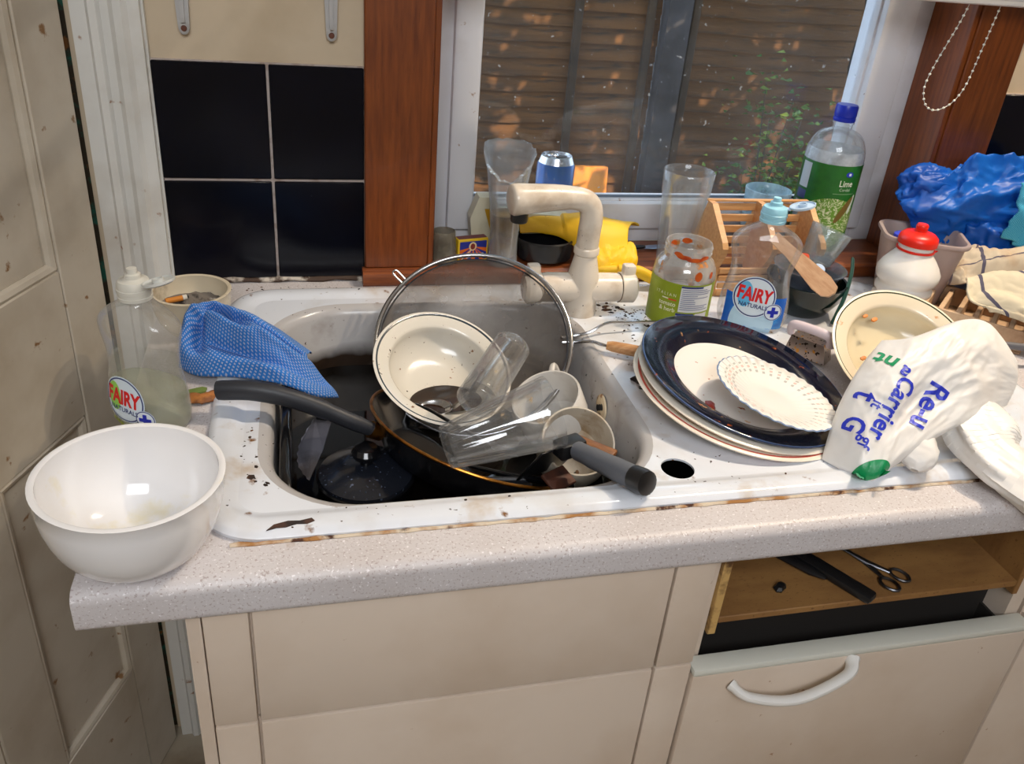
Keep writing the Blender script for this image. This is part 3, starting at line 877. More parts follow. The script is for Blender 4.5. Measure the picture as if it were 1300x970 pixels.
creamrim = rings('cream_bowl_blue_line', [(0, srgb(206, 200, 188)), (.0655, srgb(216, 210, 198)), (.0800, srgb(50, 60, 68)), (.0822, srgb(216, 210, 200))], .2, layers=[(srgb(126, 84, 50), 110, .71, .74), (srgb(60, 34, 20), 150, .73, .75)], rmax=.1)
bowl('soup_bowl', creamrim, 'cream soup bowl with dark rim line lying inside the sieve in the sink', 'bowl', (.0749, -.2665, -.001), (.162, -.399, .903), .085, .046, rim=.017, foot=.42)
bowl2 = rings('cream_bowl_green_line', [(0, srgb(222, 208, 176)), (.069, srgb(230, 216, 190)), (.0858, srgb(58, 66, 50)), (.0874, srgb(232, 220, 196))], .2, layers=[(srgb(206, 130, 50), 34, .70, .75)], rmax=.1)
bowl('soup_bowl', bowl2, 'cream soup bowl with green rim line tilted behind the white carrier bag', 'bowl', (.639, -.355, .045), (-.10, -.513, .853), .09, .046, rim=.018, foot=.42)
for k, (px, py, s) in enumerate(((.614, -.300, .0032), (.624, -.306, .004), (.588, -.350, .0036), (.598, -.372, .0085))):
    pl = V((px, py, 0)); nv = V((-.10, -.513, .853)); zz = .045 - (nv.x * (px - .639) + nv.y * (py + .355)) / nv.z - (.008 if k < 3 else .022)
    o = tag(MB().lathe([(0, -s * .4), (s, -s * .1), (s * .9, s * .3), (0, s * .5)], 9, mod=lambda r, z, a: (r * (1 + .3 * math.sin(2 * a + 1)), z)).obj('food_scrap', M('orange_food', srgb(206, 120, 34), .5)), ['tiny orange food scrap high on the rim of the green-lined bowl', 'round orange food scrap just inside the rim of the green-lined bowl', 'lone orange food scrap on the side wall of the green-lined bowl', 'largest orange food smear in the green-lined bowl by the carrier bag'][k], 'food scrap', 'food scraps in the green-lined bowl')
    place(o, (px, py, zz), nrm=nv)
lq = [(.0755 + .043 * math.cos(a) * (1 - .12 * math.sin(a)), -.2895 + .031 * math.sin(a), -.0315) for a in [2 * PI * q / 36 for q in range(36)]]
mb = MB(); mb.v = [V(q) for q in lq]; mb.f = [tuple(range(36))]
tag(mb.obj('brown_water', M('brown_tea_water', srgb(58, 38, 24), .08, layers=[(srgb(34, 22, 14), 16, .4, .6)]), smooth=False), 'puddle of brown water in the cream bowl inside the sieve', 'water', kind='stuff')

# ashtray bowl with ash and a stub
ab = bowl('ashtray_bowl', M('cream_ashtray_glaze', srgb(208, 194, 168), .25, coat=.3, layers=[(srgb(150, 138, 122), 24, .56, .7)]), 'small cream bowl used as an ashtray by the black tiles', 'ashtray', (-.2195, -.1415, .0505), (0, 0, 1), .0468, .0505, foot=.62, t=.004)
ash = MB()
ash.grid(lambda u, v: (.0400 * v * math.cos(2 * PI * u), .0400 * v * math.sin(2 * PI * u), .0035 * crease((math.cos(2 * PI * u) * v, math.sin(2 * PI * u) * v, 0), 4, 1)), 40, 14, cu=True)
o = tag(ash.obj('cigarette_ash', M('grey_ash', srgb(116, 108, 100), .95, layers=[(srgb(56, 50, 46), 60, .5, .62), (srgb(176, 168, 158), 90, .6, .7)])), 'grey cigarette ash filling the cream ashtray bowl', 'ash', kind='stuff'); o.location = (-.2195, -.1415, .0315)
t = thing('cigarette_stub', 'orange-tipped cigarette stub lying in the ashtray', 'cigarette', (-.238, -.1400, .0375), .35)
MB().tube([(-.012, 0, 0), (.008, 0, .001)], .0035, 14).obj('filter', M('orange_filter_paper', srgb(206, 128, 44), .7), t)
MB().tube([(.008, 0, .001), (.013, .0005, .0012)], .0034, 14).obj('paper', M('cigarette_paper', srgb(214, 208, 196), .8), t)
MB().tube([(.013, .0005, .0012), (.015, .0008, .0012)], [.0032, .002], 10).obj('burnt_end', 'black', t)

# mugs in the basin
def mug(name, mat, label, loc, nrm, r, h, spin):
    t = thing(name, label, 'mug', loc, nrm=nrm, spin=spin)
    MB().lathe([(0, -h + .003), (r * .8, -h + .003), (r * .85, -h), (r * .93, -h + .004), (r, -h * .6), (r, -.001), (r - .001, .001), (r - .0028, .001), (r - .004, -.002), (r - .004, -h * .6), (r * .85, -h + .010), (0, -h + .008)], 48).obj('body', mat, t, ang=55)
    MB().tube(smoothpath([(r - .002, 0, -h * .2), (r + .020, 0, -h * .22), (r + .026, 0, -h * .5), (r + .016, 0, -h * .74), (r - .003, 0, -h * .76)], 18), .005, 10, flat=.8).obj('handle', mat, t)
mgm = M('tea_stained_mug', srgb(196, 186, 170), .25, layers=[(srgb(150, 128, 100), 20, .5, .7), (srgb(96, 70, 48), 60, .66, .74)], coat=.3)
mug('mug', mgm, 'tea-stained cream mug lying tilted beside the grey spatula handle', (.2079, -.4016, -.026), (-.055, -.548, .834), .0425, .056, -1.9)
mug('mug', M('white_mug_glaze', srgb(210, 206, 200), .2, layers=[(srgb(160, 150, 138), 18, .55, .75)], coat=.3), 'white mug tipped against the sieve and the right wall of the basin', (.190, -.322, -.016), (-.42, -.16, .89), .043, .060, 1.2)

# ---------------------------------------------------------------- frying pan, sieve, pot in the basin
def mat_of(o):
    return Matrix.Translation(o.location) @ o.rotation_euler.to_matrix().to_4x4()
def loc_pts(o, pts):
    m = mat_of(o).inverted()
    return [m @ V(q) for q in pts]
t = thing('frying_pan', 'black frying pan with worn brass-coloured rim and long black handle', 'pan', (.1028, -.3443, -.0474), nrm=(.316, .174, .932))
R = .1272
MB().lathe([(0, -.040), (R * .74, -.040), (R * .80, -.036), (R - .002, -.002), (R - .001, 0), (R - .004, 0), (R * .78, -.034), (R * .72, -.037), (0, -.037)], 72).obj('body', 'blackgloss', t, ang=50)
MB().loop([((R - .0015) * math.cos(a), (R - .0015) * math.sin(a), .0005) for a in [2 * PI * q / 96 for q in range(96)]], .0019, 8).obj('rim', 'brass', t)
hp = loc_pts(t, smoothpath([(-.174, -.351, .031), (-.141, -.3585, .0335), (-.106, -.3635, .0265), (-.0716, -.3655, .0115), (-.041, -.369, -.004), (-.0164, -.367, -.019)], 22))
MB().tube(hp, [.0122, .0128] + [.0128] * 6 + [.0120] * 6 + [.0108] * 5 + [.0098, .0094, .0090], 16, flat=.78).obj('handle', 'handle', t)
MB().tube(loc_pts(t, [(-.0195, -.368, -.0165), (-.008, -.366, -.024)]), [.0098, .009], 14).obj('ferrule', 'brass', t)

t = thing('sieve', 'large round wire sieve with steel ring propped up in the sink', 'sieve', (.1227, -.2077, .0012), nrm=(-.202, -.607, .768))
R = .125
MB().loop([(R * math.cos(a), R * math.sin(a), 0) for a in [2 * PI * q / 120 for q in range(120)]], .0031, 10).obj('ring', 'steel', t)
MB().loop([((R - .0045) * math.cos(a), (R - .0045) * math.sin(a), -.0045) for a in [2 * PI * q / 120 for q in range(120)]], .0012, 6).obj('mesh_band', 'dullsteel', t)
m, T_, N, L = nodes('fine_wire_mesh')
bs = N['Principled BSDF']; bs.inputs['Base Color'].default_value = c4(srgb(140, 132, 124)); bs.inputs['Metallic'].default_value = .4; bs.inputs['Roughness'].default_value = .45
tr = N.new('ShaderNodeBsdfTransparent'); mx = N.new('ShaderNodeMixShader')
tcn = N.new('ShaderNodeTexCoord')
L.new(maprange(N, L, noise_node(N, L, tcn.outputs['Object'], 26, 4), .35, .72, .52, .70), mx.inputs[0])
L.new(tr.outputs[0], mx.inputs[1]); L.new(bs.outputs[0], mx.inputs[2]); L.new(mx.outputs[0], N['Material Output'].inputs[0])
dome = [((R - .0035) * math.cos(a), -.004 - .062 * math.sin(a)) for a in [PI / 2 * q / 12 for q in range(12)]] + [(0, -.066)]
MB().lathe(dome, 64).obj('wire_mesh', m, t)
for pts, nm in (([(.238, -.212, .004), (.257, -.209, .005), (.276, -.214, .012), (.292, -.211, .020), (.306, -.207, .0215), (.330, -.204, .0195), (.385, -.198, .016)], 'handle_wire'), ([(.238, -.220, .002), (.257, -.226, .005), (.272, -.236, .010), (.282, -.252, .013), (.296, -.262, .0145)], 'handle_wire')):
    MB().tube(loc_pts(t, smoothpath(pts, 26)), .0021, 8).obj(nm, 'steel', t)
wp = loc_pts(t, [(.284, -.258, .0155), (.290, -.261, .0155), (.310, -.272, .0155), (.340, -.288, .0155)])
MB().tube(wp, [.0050, .0068, .0075, .0070], 14).obj('wooden_grip', 'turned', t)
for a0 in (2.20, 4.25):
    c, s_ = math.cos(a0), math.sin(a0)
    q = [V((R * c - .0035 * s_, R * s_ + .0035 * c, 0)), V(((R + .016) * c - .0035 * s_, (R + .016) * s_ + .0035 * c, .006)), V(((R + .019) * c, (R + .019) * s_, .007)), V(((R + .016) * c + .0035 * s_, (R + .016) * s_ - .0035 * c, .006)), V((R * c + .0035 * s_, R * s_ - .0035 * c, 0))]
    MB().tube(smoothpath(q, 20), .0013, 8).obj('rest_hook', 'steel', t)

t = thing('small_pot', 'small black lidded pot standing in the dishwater under the pan handle', 'pot', (-.026, -.386, -.15))
MB().lathe([(0, 0), (.046, 0), (.050, .006), (.051, .080), (.053, .086), (.050, .087), (.048, .080), (0, .079)], 48).obj('body', 'blackgloss', t, ang=50)
MB().lathe([(.0505, .0865), (.0505, .091), (.046, .093), (.030, .099), (.012, .102), (0, .1025)], 48).obj('lid', M('dusty_black_lid', (.010, .012, .018), .2, layers=[((.08, .10, .15), 240, .66, .70, 2)], coat=.3), t, ang=50)
MB().lathe([(.006, .100), (.007, .106), (.014, .112), (.0155, .118), (.012, .123), (0, .1245)], 28).obj('knob', 'blackgloss', t)
t = thing('roasting_tin', 'black roasting tin standing against the left wall of the basin', 'tin', (0, 0, 0))
MB().prism([(-.475, -.16), (-.300, -.16), (-.262, -.010), (-.452, -.005), (-.470, -.012)], 0, -.112, -.104).obj('base', 'blackgloss', t, smooth=False)
MB().tube([(-.108, -.262, -.010), (-.108, -.452, -.005), (-.108, -.470, -.012), (-.108, -.476, -.15)], .006, 10).obj('rim', 'blackgloss', t)
# bread knife
t = thing('bread_knife', 'serrated bread knife with grey blade pointing down into the basin', 'knife', (0, 0, 0))
bp = [(-.0775, -.341, -.016), (-.060, -.347, -.016), (-.0705, -.371, -.038), (-.0860, -.3965, -.058)]
edge_ = []
for k in range(19):
    f = k / 18
    q = catmull([(-.0860, -.3965, -.058), (-.0965, -.380, -.048), (-.0935, -.360, -.034), (-.0775, -.341, -.016)], f)
    edge_.append(q + V((-.0013 if k % 2 else 0, 0, 0)))
poly = [V(bp[1]), V(bp[2])] + edge_
nn = (V(bp[1]) - V(bp[3])).cross(V(bp[0]) - V(bp[3])).normalized() * .0009
mb = MB(); n = len(poly)
mb.v = [p_ + nn for p_ in poly] + [p_ - nn for p_ in poly]
mb.f = [tuple(range(n)), tuple(range(n, 2 * n))[::-1]] + [(k, (k + 1) % n, n + (k + 1) % n, n + k) for k in range(n)]
mb.obj('blade', M('scuffed_blade', srgb(92, 92, 102), .38, .55, layers=[(srgb(62, 58, 60), 40, .45, .65)]), t, smooth=False)
MB().tube([(-.0695, -.345, -.018), (-.0670, -.338, -.016), (-.064, -.330, -.014)], [.009, .010, .008], 12, flat=.6).obj('handle', 'black', t)
# spoon and fork in the bowl
t = thing('dessert_spoon', 'steel dessert spoon resting in the cream bowl inside the sieve', 'spoon')
MB().grid(lambda u, v: V((.060, -.310, -.030)) + V((.94, -.3, .1)) * (.021 * math.cos(2 * PI * u) * v) + V((.28, .92, .2)).normalized() * (.014 * math.sin(2 * PI * u) * v) + V((.1, -.35, .9)) * (.007 * v * v - .006), 28, 8, cu=True).obj('spoon_bowl', 'steel', t, solid=.0012)
MB().tube(smoothpath([(.079, -.318, -.027), (.087, -.330, -.010), (.096, -.346, .014), (.108, -.345, .038)], 16), [.0028] * 5 + [.0038] * 11, 10, flat=.6).obj('handle', 'steel', t)
t = thing('table_fork', 'dull steel fork leaning over the lower rim of the cream bowl', 'fork')
MB().tube([(.031, -.351, .002), (.045, -.369, .004), (.074, -.410, .004), (.10, -.428, -.004)], [.0022, .005, .0056, .003], 10, flat=.35).obj('handle', 'dullsteel', t)
for k in range(4):
    MB().tube([(.10, -.428 + (k - 1.5) * .004, -.004), (.112, -.432 + (k - 1.5) * .005, -.010), (.128, -.434 + (k - 1.5) * .005, -.012)], .0011, 6).obj('tine', 'dullsteel', t)
# glasses lying on top
def glassware(name, label, base, top, prof, mat, n=48, mod=None, cat='glass'):
    b_, t_ = V(base), V(top)
    o = tag(MB().lathe(prof, n, mod=mod).obj(name, mat, ang=60), label, cat)
    return place(o, b_, nrm=(t_ - b_))
def gprof(r0, r1, h, t=.0022, base=.008):
    p = [(0, 0), (r0 * .9, 0), (r0, .002)]
    for k in range(1, 9): p.append((r0 + (r1 - r0) * (k / 8) ** .9, .002 + (h - .003) * k / 8))
    p += [(r1 - t * .5, h)]
    for k in range(8, -1, -1): p.append((r0 - t + (r1 - r0) * (k / 8) ** .9, base + (h - base - .001) * k / 8))
    return p + [(0, base)]
gs = glass('smeared_tumbler_glass', (.985, .99, .995), .02, (.8, .82, .84), .06, 40, .03, dirt=((.5, .36, .2), 60, .66, .72, .5), minref=.05, rim=.20)
glassware('ribbed_tumbler', 'large ribbed glass tumbler lying on its side over the frying pan', (.047, -.452, .012), (.153, -.443, .040), gprof(.0215, .0385, .118), gs, 96, lambda r, z, a: (r * (1 + (.035 * math.cos(14 * a) * max(0, min(1, (.075 - z) / .03)) if r > .01 else 0)), z))
glassware('small_glass', 'small clear glass lying tilted across the cream bowl in the sieve', (.086, -.405, .034), (.148, -.318, .060), gprof(.0225, .0215, .098, .002, .010), gs, 48)
# spatula
t = thing('spatula', 'kitchen spatula with grey grip and black end resting on the sink edge', 'spatula')
MB().tube(smoothpath([(.186, -.462, .004), (.195, -.485, .010), (.208, -.518, .019), (.2165, -.537, .0235)], 14), [.0118] * 4 + [.0128] * 4 + [.0136] * 6, 18, flat=.85).obj('grip', 'grey', t)
MB().tube([(.2165, -.537, .0235), (.2215, -.5475, .0262), (.2235, -.552, .0272), (.2242, -.5536, .0276)], [.0138, .0142, .0134, .009], 18, flat=.9).obj('end_cap', 'black', t)
MB().box(-.010, .010, -.016, .016, -.009, .009, .003).xf(Matrix.Translation((.180, -.449, .001)) @ Matrix.Rotation(-1.2, 4, 'Z')).obj('shank_block', 'black', t)
MB().box(-.07, 0, -.032, .032, -.0012, .0012, .001, 1).xf(Matrix.Translation((.178, -.443, -.002)) @ Matrix.Rotation(-1.2, 4, 'Z') @ Matrix.Rotation(-1.0, 4, 'Y')).obj('blade', 'black', t)
o = tag(MB().box(-.024, .024, -.006, .006, -.003, .003, .0015).obj('wooden_spoon_handle', wood('wet_brown_wood', srgb(140, 92, 52), srgb(96, 56, 26), (8, 40, 40))), 'brown wet wooden handle lying across the tea-stained mug', 'spoon')
place(o, (.208, -.450, .0), -.78)
for k, pts in enumerate(([(.06, -.40, -.066), (.12, -.41, -.066), (.195, -.425, -.060)], [(.09, -.38, -.066), (.14, -.41, -.064), (.19, -.45, -.050)])):
    tag(MB().tube(smoothpath(pts, 10), [.003, .004, .005, .0055, .006, .006, .006, .0055, .005, .004], 10, flat=.6).obj('utensil_handle', 'blackgloss' if k else 'handle'), ['matt black utensil handle lying in the frying pan', 'glossy black utensil handle lying in the frying pan'][k], 'utensil')
# brown rusty scraper handle next to the spatula
tag(MB().box(-.016, .016, -.012, .012, -.002, .002, .001, 1).xf(Matrix.Translation((.168, -.462, -.030)) @ Matrix.Rotation(.5, 4, 'Z') @ Matrix.Rotation(.35, 4, 'X')).obj('scraper_blade', M('rusty_steel', srgb(78, 42, 28), .6, .3, layers=[(srgb(40, 22, 16), 30, .45, .65)])), 'rusty brown scraper blade under the spatula handle', 'scraper')

# ---------------------------------------------------------------- washing-up liquid bottles
def se(a, b, k, ang):
    c, s = math.cos(ang), math.sin(ang)
    return (a * math.copysign(abs(c) ** (2 / k), c), b * math.copysign(abs(s) ** (2 / k), s))
SEC = [(0, .040, .022), (.004, .0450, .0265), (.02, .0475, .0290), (.04, .0460, .0280), (.060, .0425, .0260), (.078, .0400, .0245), (.094, .0415, .0255), (.108, .0450, .0270), (.118, .0470, .0275), (.126, .0455, .0265), (.134, .0380, .0235), (.141, .0270, .0200), (.146, .0170, .0165), (.149, .0155, .0155), (.152, .0155, .0155)]
def sec_at(z):
    for (z0, a0, b0), (z1, a1, b1) in zip(SEC, SEC[1:]):
        if z <= z1:
            f = (z - z0) / (z1 - z0); f = max(0, f)
            return a0 + (a1 - a0) * f, b0 + (b1 - b0) * f
    return SEC[-1][1:]
def smooth_sec(z):
    A = [sec_at(max(0, min(.152, z + d))) for d in (-.004, -.002, 0, .002, .004)]
    return sum(x[0] for x in A) / 5, sum(x[1] for x in A) / 5
KK = 2.5
def bfront(x, z, off=0):
    a, b = smooth_sec(z)
    u = min(.999, abs(x / a))
    return V((x, -b * (1 - u ** KK) ** (1 / KK) - .0005 - off, z))
def dish_bottle(loc, rotz, label, tint, capm, lidm, labelcol, oval, bodyhaze, liquid=None, lm=None, leafy=False, sc_=1):
    t = thing('dish_soap_bottle', label, 'bottle', loc, rotz, group='washing-up liquid bottles')
    t.scale = (sc_,) * 3
    zs = [.152 * k / 60 for k in range(61)]
    mb = MB(); n = 56
    rows = [[V((*se(*smooth_sec(z), KK if z < .135 else KK - .5 * min(1, (z - .135) / .01), 2 * PI * k / n), z)) for k in range(n)] for z in zs]
    bridge(mb, rows); o = len(mb.v); mb.v += rows[0]; mb.f.append(tuple(range(o, o + n)))
    mb.obj('body', bodyhaze, t, ang=70)
    if liquid:
        zs = [.002 + (liquid - .002) * k / 20 for k in range(21)]
        mb = MB(); rows = [[V((*se(smooth_sec(z)[0] - .0012, smooth_sec(z)[1] - .0012, KK, 2 * PI * k / n), z)) for k in range(n)] for z in zs]
        bridge(mb, rows); mb.f += [tuple(range(n))[::-1], tuple(range(20 * n, 21 * n))]
        mb.obj('liquid', lm, t, ang=60)
    cp_ = MB().lathe([(.0150, .1505), (.0172, .1505), (.0175, .154), (.0168, .1545), (.0168, .158), (.0175, .1585), (.0175, .162), (.0168, .1625), (.0165, .167), (.0150, .1705), (.0095, .172), (.0085, .173), (0, .173)], 40).obj('cap', capm, t, ang=50)
    MB().lathe([(.0085, .172), (.008, .177), (.0055, .178), (.005, .183), (0, .1835)], 24).obj('nozzle', capm, cp_)
    lid = MB().lathe([(0, 0), (.014, 0), (.0165, .0015), (.0165, .004), (.0155, .0042), (.0150, .0022), (.006, .0022), (.006, .006), (.0045, .006), (.0045, .0022), (0, .0022)], 32)
    lid.xf(Matrix.Translation((.034, 0, .1735)) @ Matrix.Rotation(-.28, 4, 'Y'))
    lid.obj('flip_lid', lidm, cp_)
    MB().box(.0140, .0195, -.005, .005, .1685, .1705, .0006, 1).obj('hinge', lidm, cp_)
    # printed label
    if labelcol:
        L1 = stamp('label', rect2d(-.040, .040, .006, .052, 28, 10), bfront, labelcol, t, 0)
        stamp('label_arc', disc2d(-.002, .014, .030, .040, 5, 40), bfront, flat('pale_label_blue', srgb(176, 206, 224), .4), t, .0002)
    cx, cz, rx, rz = oval
    stamp('oval_white', disc2d(cx, cz, rx, rz, 5, 44), bfront, flat('label_white', srgb(214, 226, 234), .35), t, .0004)
    stamp('oval_line', disc2d(cx, cz, rx * .955, rz * .955, 2, 44, .94), bfront, flat('label_navy', srgb(40, 52, 110), .4), t, .0007)
    stamp('oval_blue_tint' if not leafy else 'oval_green_tint', disc2d(cx - rx * .45, cz + rz * .1, rx * .34, rz * .62, 3, 20), bfront, flat('tint', srgb(96, 178, 220) if not leafy else srgb(150, 206, 90), .4), t, .0006)
    stamp('brand_lettering', move2d(text2d('FAIRY', rx * .88, rx * .034, .70), cx - rx * .02, cz + rz * .10, -.08), bfront, flat('letter_red', srgb(214, 24, 26), .4), t, .0010)
    stamp('brand_lettering', move2d(text2d('NATURALS', rx * .29, rx * .005, .95), cx, cz - rz * .42, -.08), bfront, flat('letter_navy', srgb(50, 60, 110), .4), t, .0010)
    px, pz, pr = cx + rx * .98, cz - rz * .62, rx * .42
    stamp('badge', disc2d(px, pz, pr, pr, 3, 28), bfront, flat('badge_white', srgb(220, 228, 236), .35), t, .0010)
    stamp('badge_line', disc2d(px, pz, pr * .96, pr * .96, 1, 28, .90), bfront, flat('badge_navy', srgb(60, 72, 130), .4), t, .0013)
    for a, b in ((.62, .2), (.2, .62)):
        stamp('badge_cross', rect2d(px - pr * a, px + pr * a, pz - pr * b, pz + pr * b, 2, 2), bfront, flat('cross_blue', srgb(24, 40, 170), .4), t, .0014)
    if leafy:
        for k in range(3):
            stamp('leaf_print', disc2d(cx - rx * .7 + k * .005, cz - rz * 1.18 - k * .002, .0022, .007, 2, 12), bfront, flat('leaf_yellow_green', srgb(160, 176, 40), .5), t, .0006)
    return t
dish_bottle((.519, -.190, .0052), -.42, 'clear washing-up bottle with blue label behind the navy-rimmed plate', None, M('pale_blue_cap', srgb(150, 204, 222), .35), M('clear_lid', srgb(176, 196, 216), .3), M('bright_blue_label', srgb(20, 92, 186), .3, layers=[(srgb(40, 140, 214), 30, .5, .65)]), (-.004, .051, .0285, .0290),
            glass('clear_blue_bottle', (.98, .98, .98), .07, (.74, .72, .72), .10, 25, .05, minref=.01))
dish_bottle((-.2400, -.352, .0005), -.60, 'clear washing-up bottle with greenish dregs behind the white bowl', None, M('cream_cap', srgb(206, 202, 190), .4), M('milky_lid', srgb(196, 196, 190), .4), None, (-.008, .038, .0275, .0275),
            glass('clear_grey_bottle', (.98, .98, .97), .10, (.80, .78, .74), .08, 25, .05, minref=.01), .048, glass('green_dregs', (.82, .84, .72), .22, (.66, .68, .54), .2, 8), True, .92)

# ---------------------------------------------------------------- sauce jar
t = thing('sauce_jar', 'empty glass sauce jar with green label and orange sauce smears', 'jar', (.4145, -.174, .0052), -.22)
jp = [(0, .003), (.030, .003), (.036, 0), (.0405, .003), (.042, .008), (.042, .074), (.0405, .084), (.036, .093), (.0315, .097), (.0305, .099), (.0305, .103), (.0318, .1035), (.0318, .1055), (.0305, .106), (.0305, .110), (.0318, .1105), (.0318, .1125), (.0306, .113), (.0306, .116), (.0300, .1172), (.0288, .1165), (.0285, .112), (.0285, .098), (.034, .091), (.039, .082), (.040, .072), (.040, .009), (0, .006)]
MB().lathe(jp, 64).obj('body', glass('jar_glass', (.97, .97, .96), .16, (.8, .78, .76), .1, 40, .04, dirt=((.56, .20, .03), 34, .62, .68, .85), minref=.03), t, ang=45)
def jarmap(x, z, off=0, R_=.0424):
    a = -PI / 2 + x / R_
    return V(((R_ + off) * math.cos(a), (R_ + off) * math.sin(a), z))
stamp('label', rect2d(-.105, .062, .007, .071, 48, 4), jarmap, M('olive_green_label', srgb(132, 148, 20), .45, layers=[(srgb(150, 166, 34), 20, .45, .65)]), t)
stamp('panel', rect2d(-.010, .037, .032, .069, 16, 4), jarmap, flat('panel_white', srgb(214, 214, 214), .5), t, .0003)
stamp('panel', rect2d(-.012, .012, .013, .030, 8, 3), jarmap, flat('panel_white_low', srgb(206, 206, 210), .5), t, .0003)
stamp('panel', rect2d(.014, .035, .013, .030, 8, 3), jarmap, flat('panel_grey', srgb(196, 192, 196), .5), t, .0003)
nv_ = flat('print_navy', srgb(40, 48, 110), .5); gy_ = flat('print_grey', srgb(120, 124, 150), .5)
stamp('panel_header', rect2d(-.010, .020, .0665, .069, 10, 1), jarmap, nv_, t, .0006)
stamp('panel_header', rect2d(-.012, .012, .0265, .030, 8, 1), jarmap, nv_, t, .0006)
for k in range(11):
    z = .0635 - k * .0028
    stamp('small_print', rect2d(-.0085, -.0085 + (.036, .043, .040, .022, .040, .018, .02, .02, .041, .036, .042)[k], z, z + .0011, 10, 1), jarmap, gy_, t, .0006)
for k in range(3):
    stamp('small_print', rect2d(-.0105, .009, .023 - k * .0032, .0242 - k * .0032, 6, 1), jarmap, gy_, t, .0006)
wt_ = flat('print_cream', srgb(222, 220, 190), .5)
stamp('lettering', move2d(text2d('I T A L I A N', .0062, 0, .9), -.030, .054), jarmap, wt_, t, .0005)
stamp('lettering', move2d(text2d('tomato', .0085, .0001, .95), -.026, .041), jarmap, wt_, t, .0005)
stamp('lettering', move2d(text2d('& herb', .0085, .0001, .95), -.025, .033), jarmap, wt_, t, .0005)
stamp('flag_stripe', rect2d(-.034, -.025, .0475, .049, 4, 1), jarmap, wt_, t, .0005)
stamp('flag_stripe', rect2d(-.025, -.014, .0465, .0485, 4, 1), jarmap, flat('flag_red', srgb(200, 60, 24), .5), t, .0005)
sc_m = M('orange_sauce', srgb(196, 84, 18), .3, layers=[(srgb(150, 40, 8), 60, .5, .65)])
stamp('sauce_smear', disc2d(.010, .083, .0052, .0068, 3, 14), lambda x, z, o=0: jarmap(x, z, 0, .0418), sc_m, t, .0004)
stamp('sauce_smear', disc2d(.031, .083, .003, .005, 3, 14), lambda x, z, o=0: jarmap(x, z, 0, .0418), sc_m, t, .0004)
rm = lambda x, z, o=0: jarmap(x, z, 0, .0322)
for x, z, a, b in ((-.012, .1045, .010, .0030), (.004, .1020, .012, .0028), (.018, .1045, .007, .0028), (-.020, .1075, .006, .0030)):
    stamp('sauce_smear', disc2d(x, z, a, b, 3, 16), rm, sc_m, t)
for x, z, a, b in ((.085, .1075, .007, .004), (.105, .104, .006, .005)):
    stamp('sauce_smear', disc2d(x, z, a, b, 3, 16), lambda x_, z_, o=0: jarmap(x_, z_, 0, .0282), sc_m, t)

# ---------------------------------------------------------------- glasses, bottle and clutter on the sill
ZS = .0222
gl2 = glass('tall_tumbler_glass', (.98, .99, .99), .06, (.86, .9, .94), .08, 30, .03, minref=.01, rim=.2)
o = tag(MB().lathe(gprof(.0275, .0385, .146, .002, .012), 72, mod=lambda r, z, a: (r * (1 + (.02 * math.cos(10 * a) * max(0, min(1, (.085 - z) / .03)) if r > .01 else 0)), z)).obj('tall_tumbler', gl2, ang=60), 'tall clear glass tumbler on the window sill behind the sauce jar', 'glass'); o.location = (.4805, -.003, ZS)
o = tag(MB().lathe(gprof(.029, .0365, .107, .003, .008), 56).obj('blue_tumbler', glass('pale_blue_glass', (.78, .9, .96), .36, (.56, .78, .9), .1, 30, .05, rim=.3), ang=60), 'pale blue tumbler on the window sill behind the wooden rack', 'glass'); o.location = (.6425, .036, ZS)
# broken pint glass with amber dregs
def broken(r, z, a):
    if z > .13:
        cut = .178 - .040 * max(0, math.cos(a + 2.05)) ** 1.3 - .012 * max(0, math.cos(a + .8)) + .006 * noise.noise(V((math.cos(a) * 5, math.sin(a) * 5, 0)))
        z = min(z, cut)
    return r, z
t = thing('broken_pint_glass', 'broken pint glass with amber dregs behind the tap', 'glass', (.2035, .000, ZS))
prof_ = [(0, 0), (.021, 0), (.0225, .003), (.0215, .012), (.0205, .03), (.0215, .06), (.0255, .10), (.031, .14), (.0375, .178), (.0358, .178), (.0295, .14), (.024, .10), (.020, .06), (.019, .03), (.018, .014), (0, .012)]
pp = []
for (a0, b0), (a1, b1) in zip(prof_, prof_[1:]):
    pp += [(a0 + (a1 - a0) * k / 5, b0 + (b1 - b0) * k / 5) for k in range(5)]
MB().lathe(pp + [prof_[-1]], 72, mod=broken).obj('body', glass('filmy_glass', (.96, .97, .97), .17, (.62, .66, .70), .1, 20, .06, minref=0), t, ang=60)
MB().lathe([(0, .0135), (.0178, .0145), (.0188, .03), (.0198, .06), (.0214, .078), (0, .078)], 48).obj('dregs', glass('amber_dregs', (.60, .42, .18), .62, (.34, .20, .05), .3, 30), t)
MB().lathe([(0, .020), (.014, .021), (.0165, .028), (.0160, .036), (.012, .041), (0, .0425)], 32).obj('sediment', M('tan_sediment', srgb(196, 154, 98), .5), t)
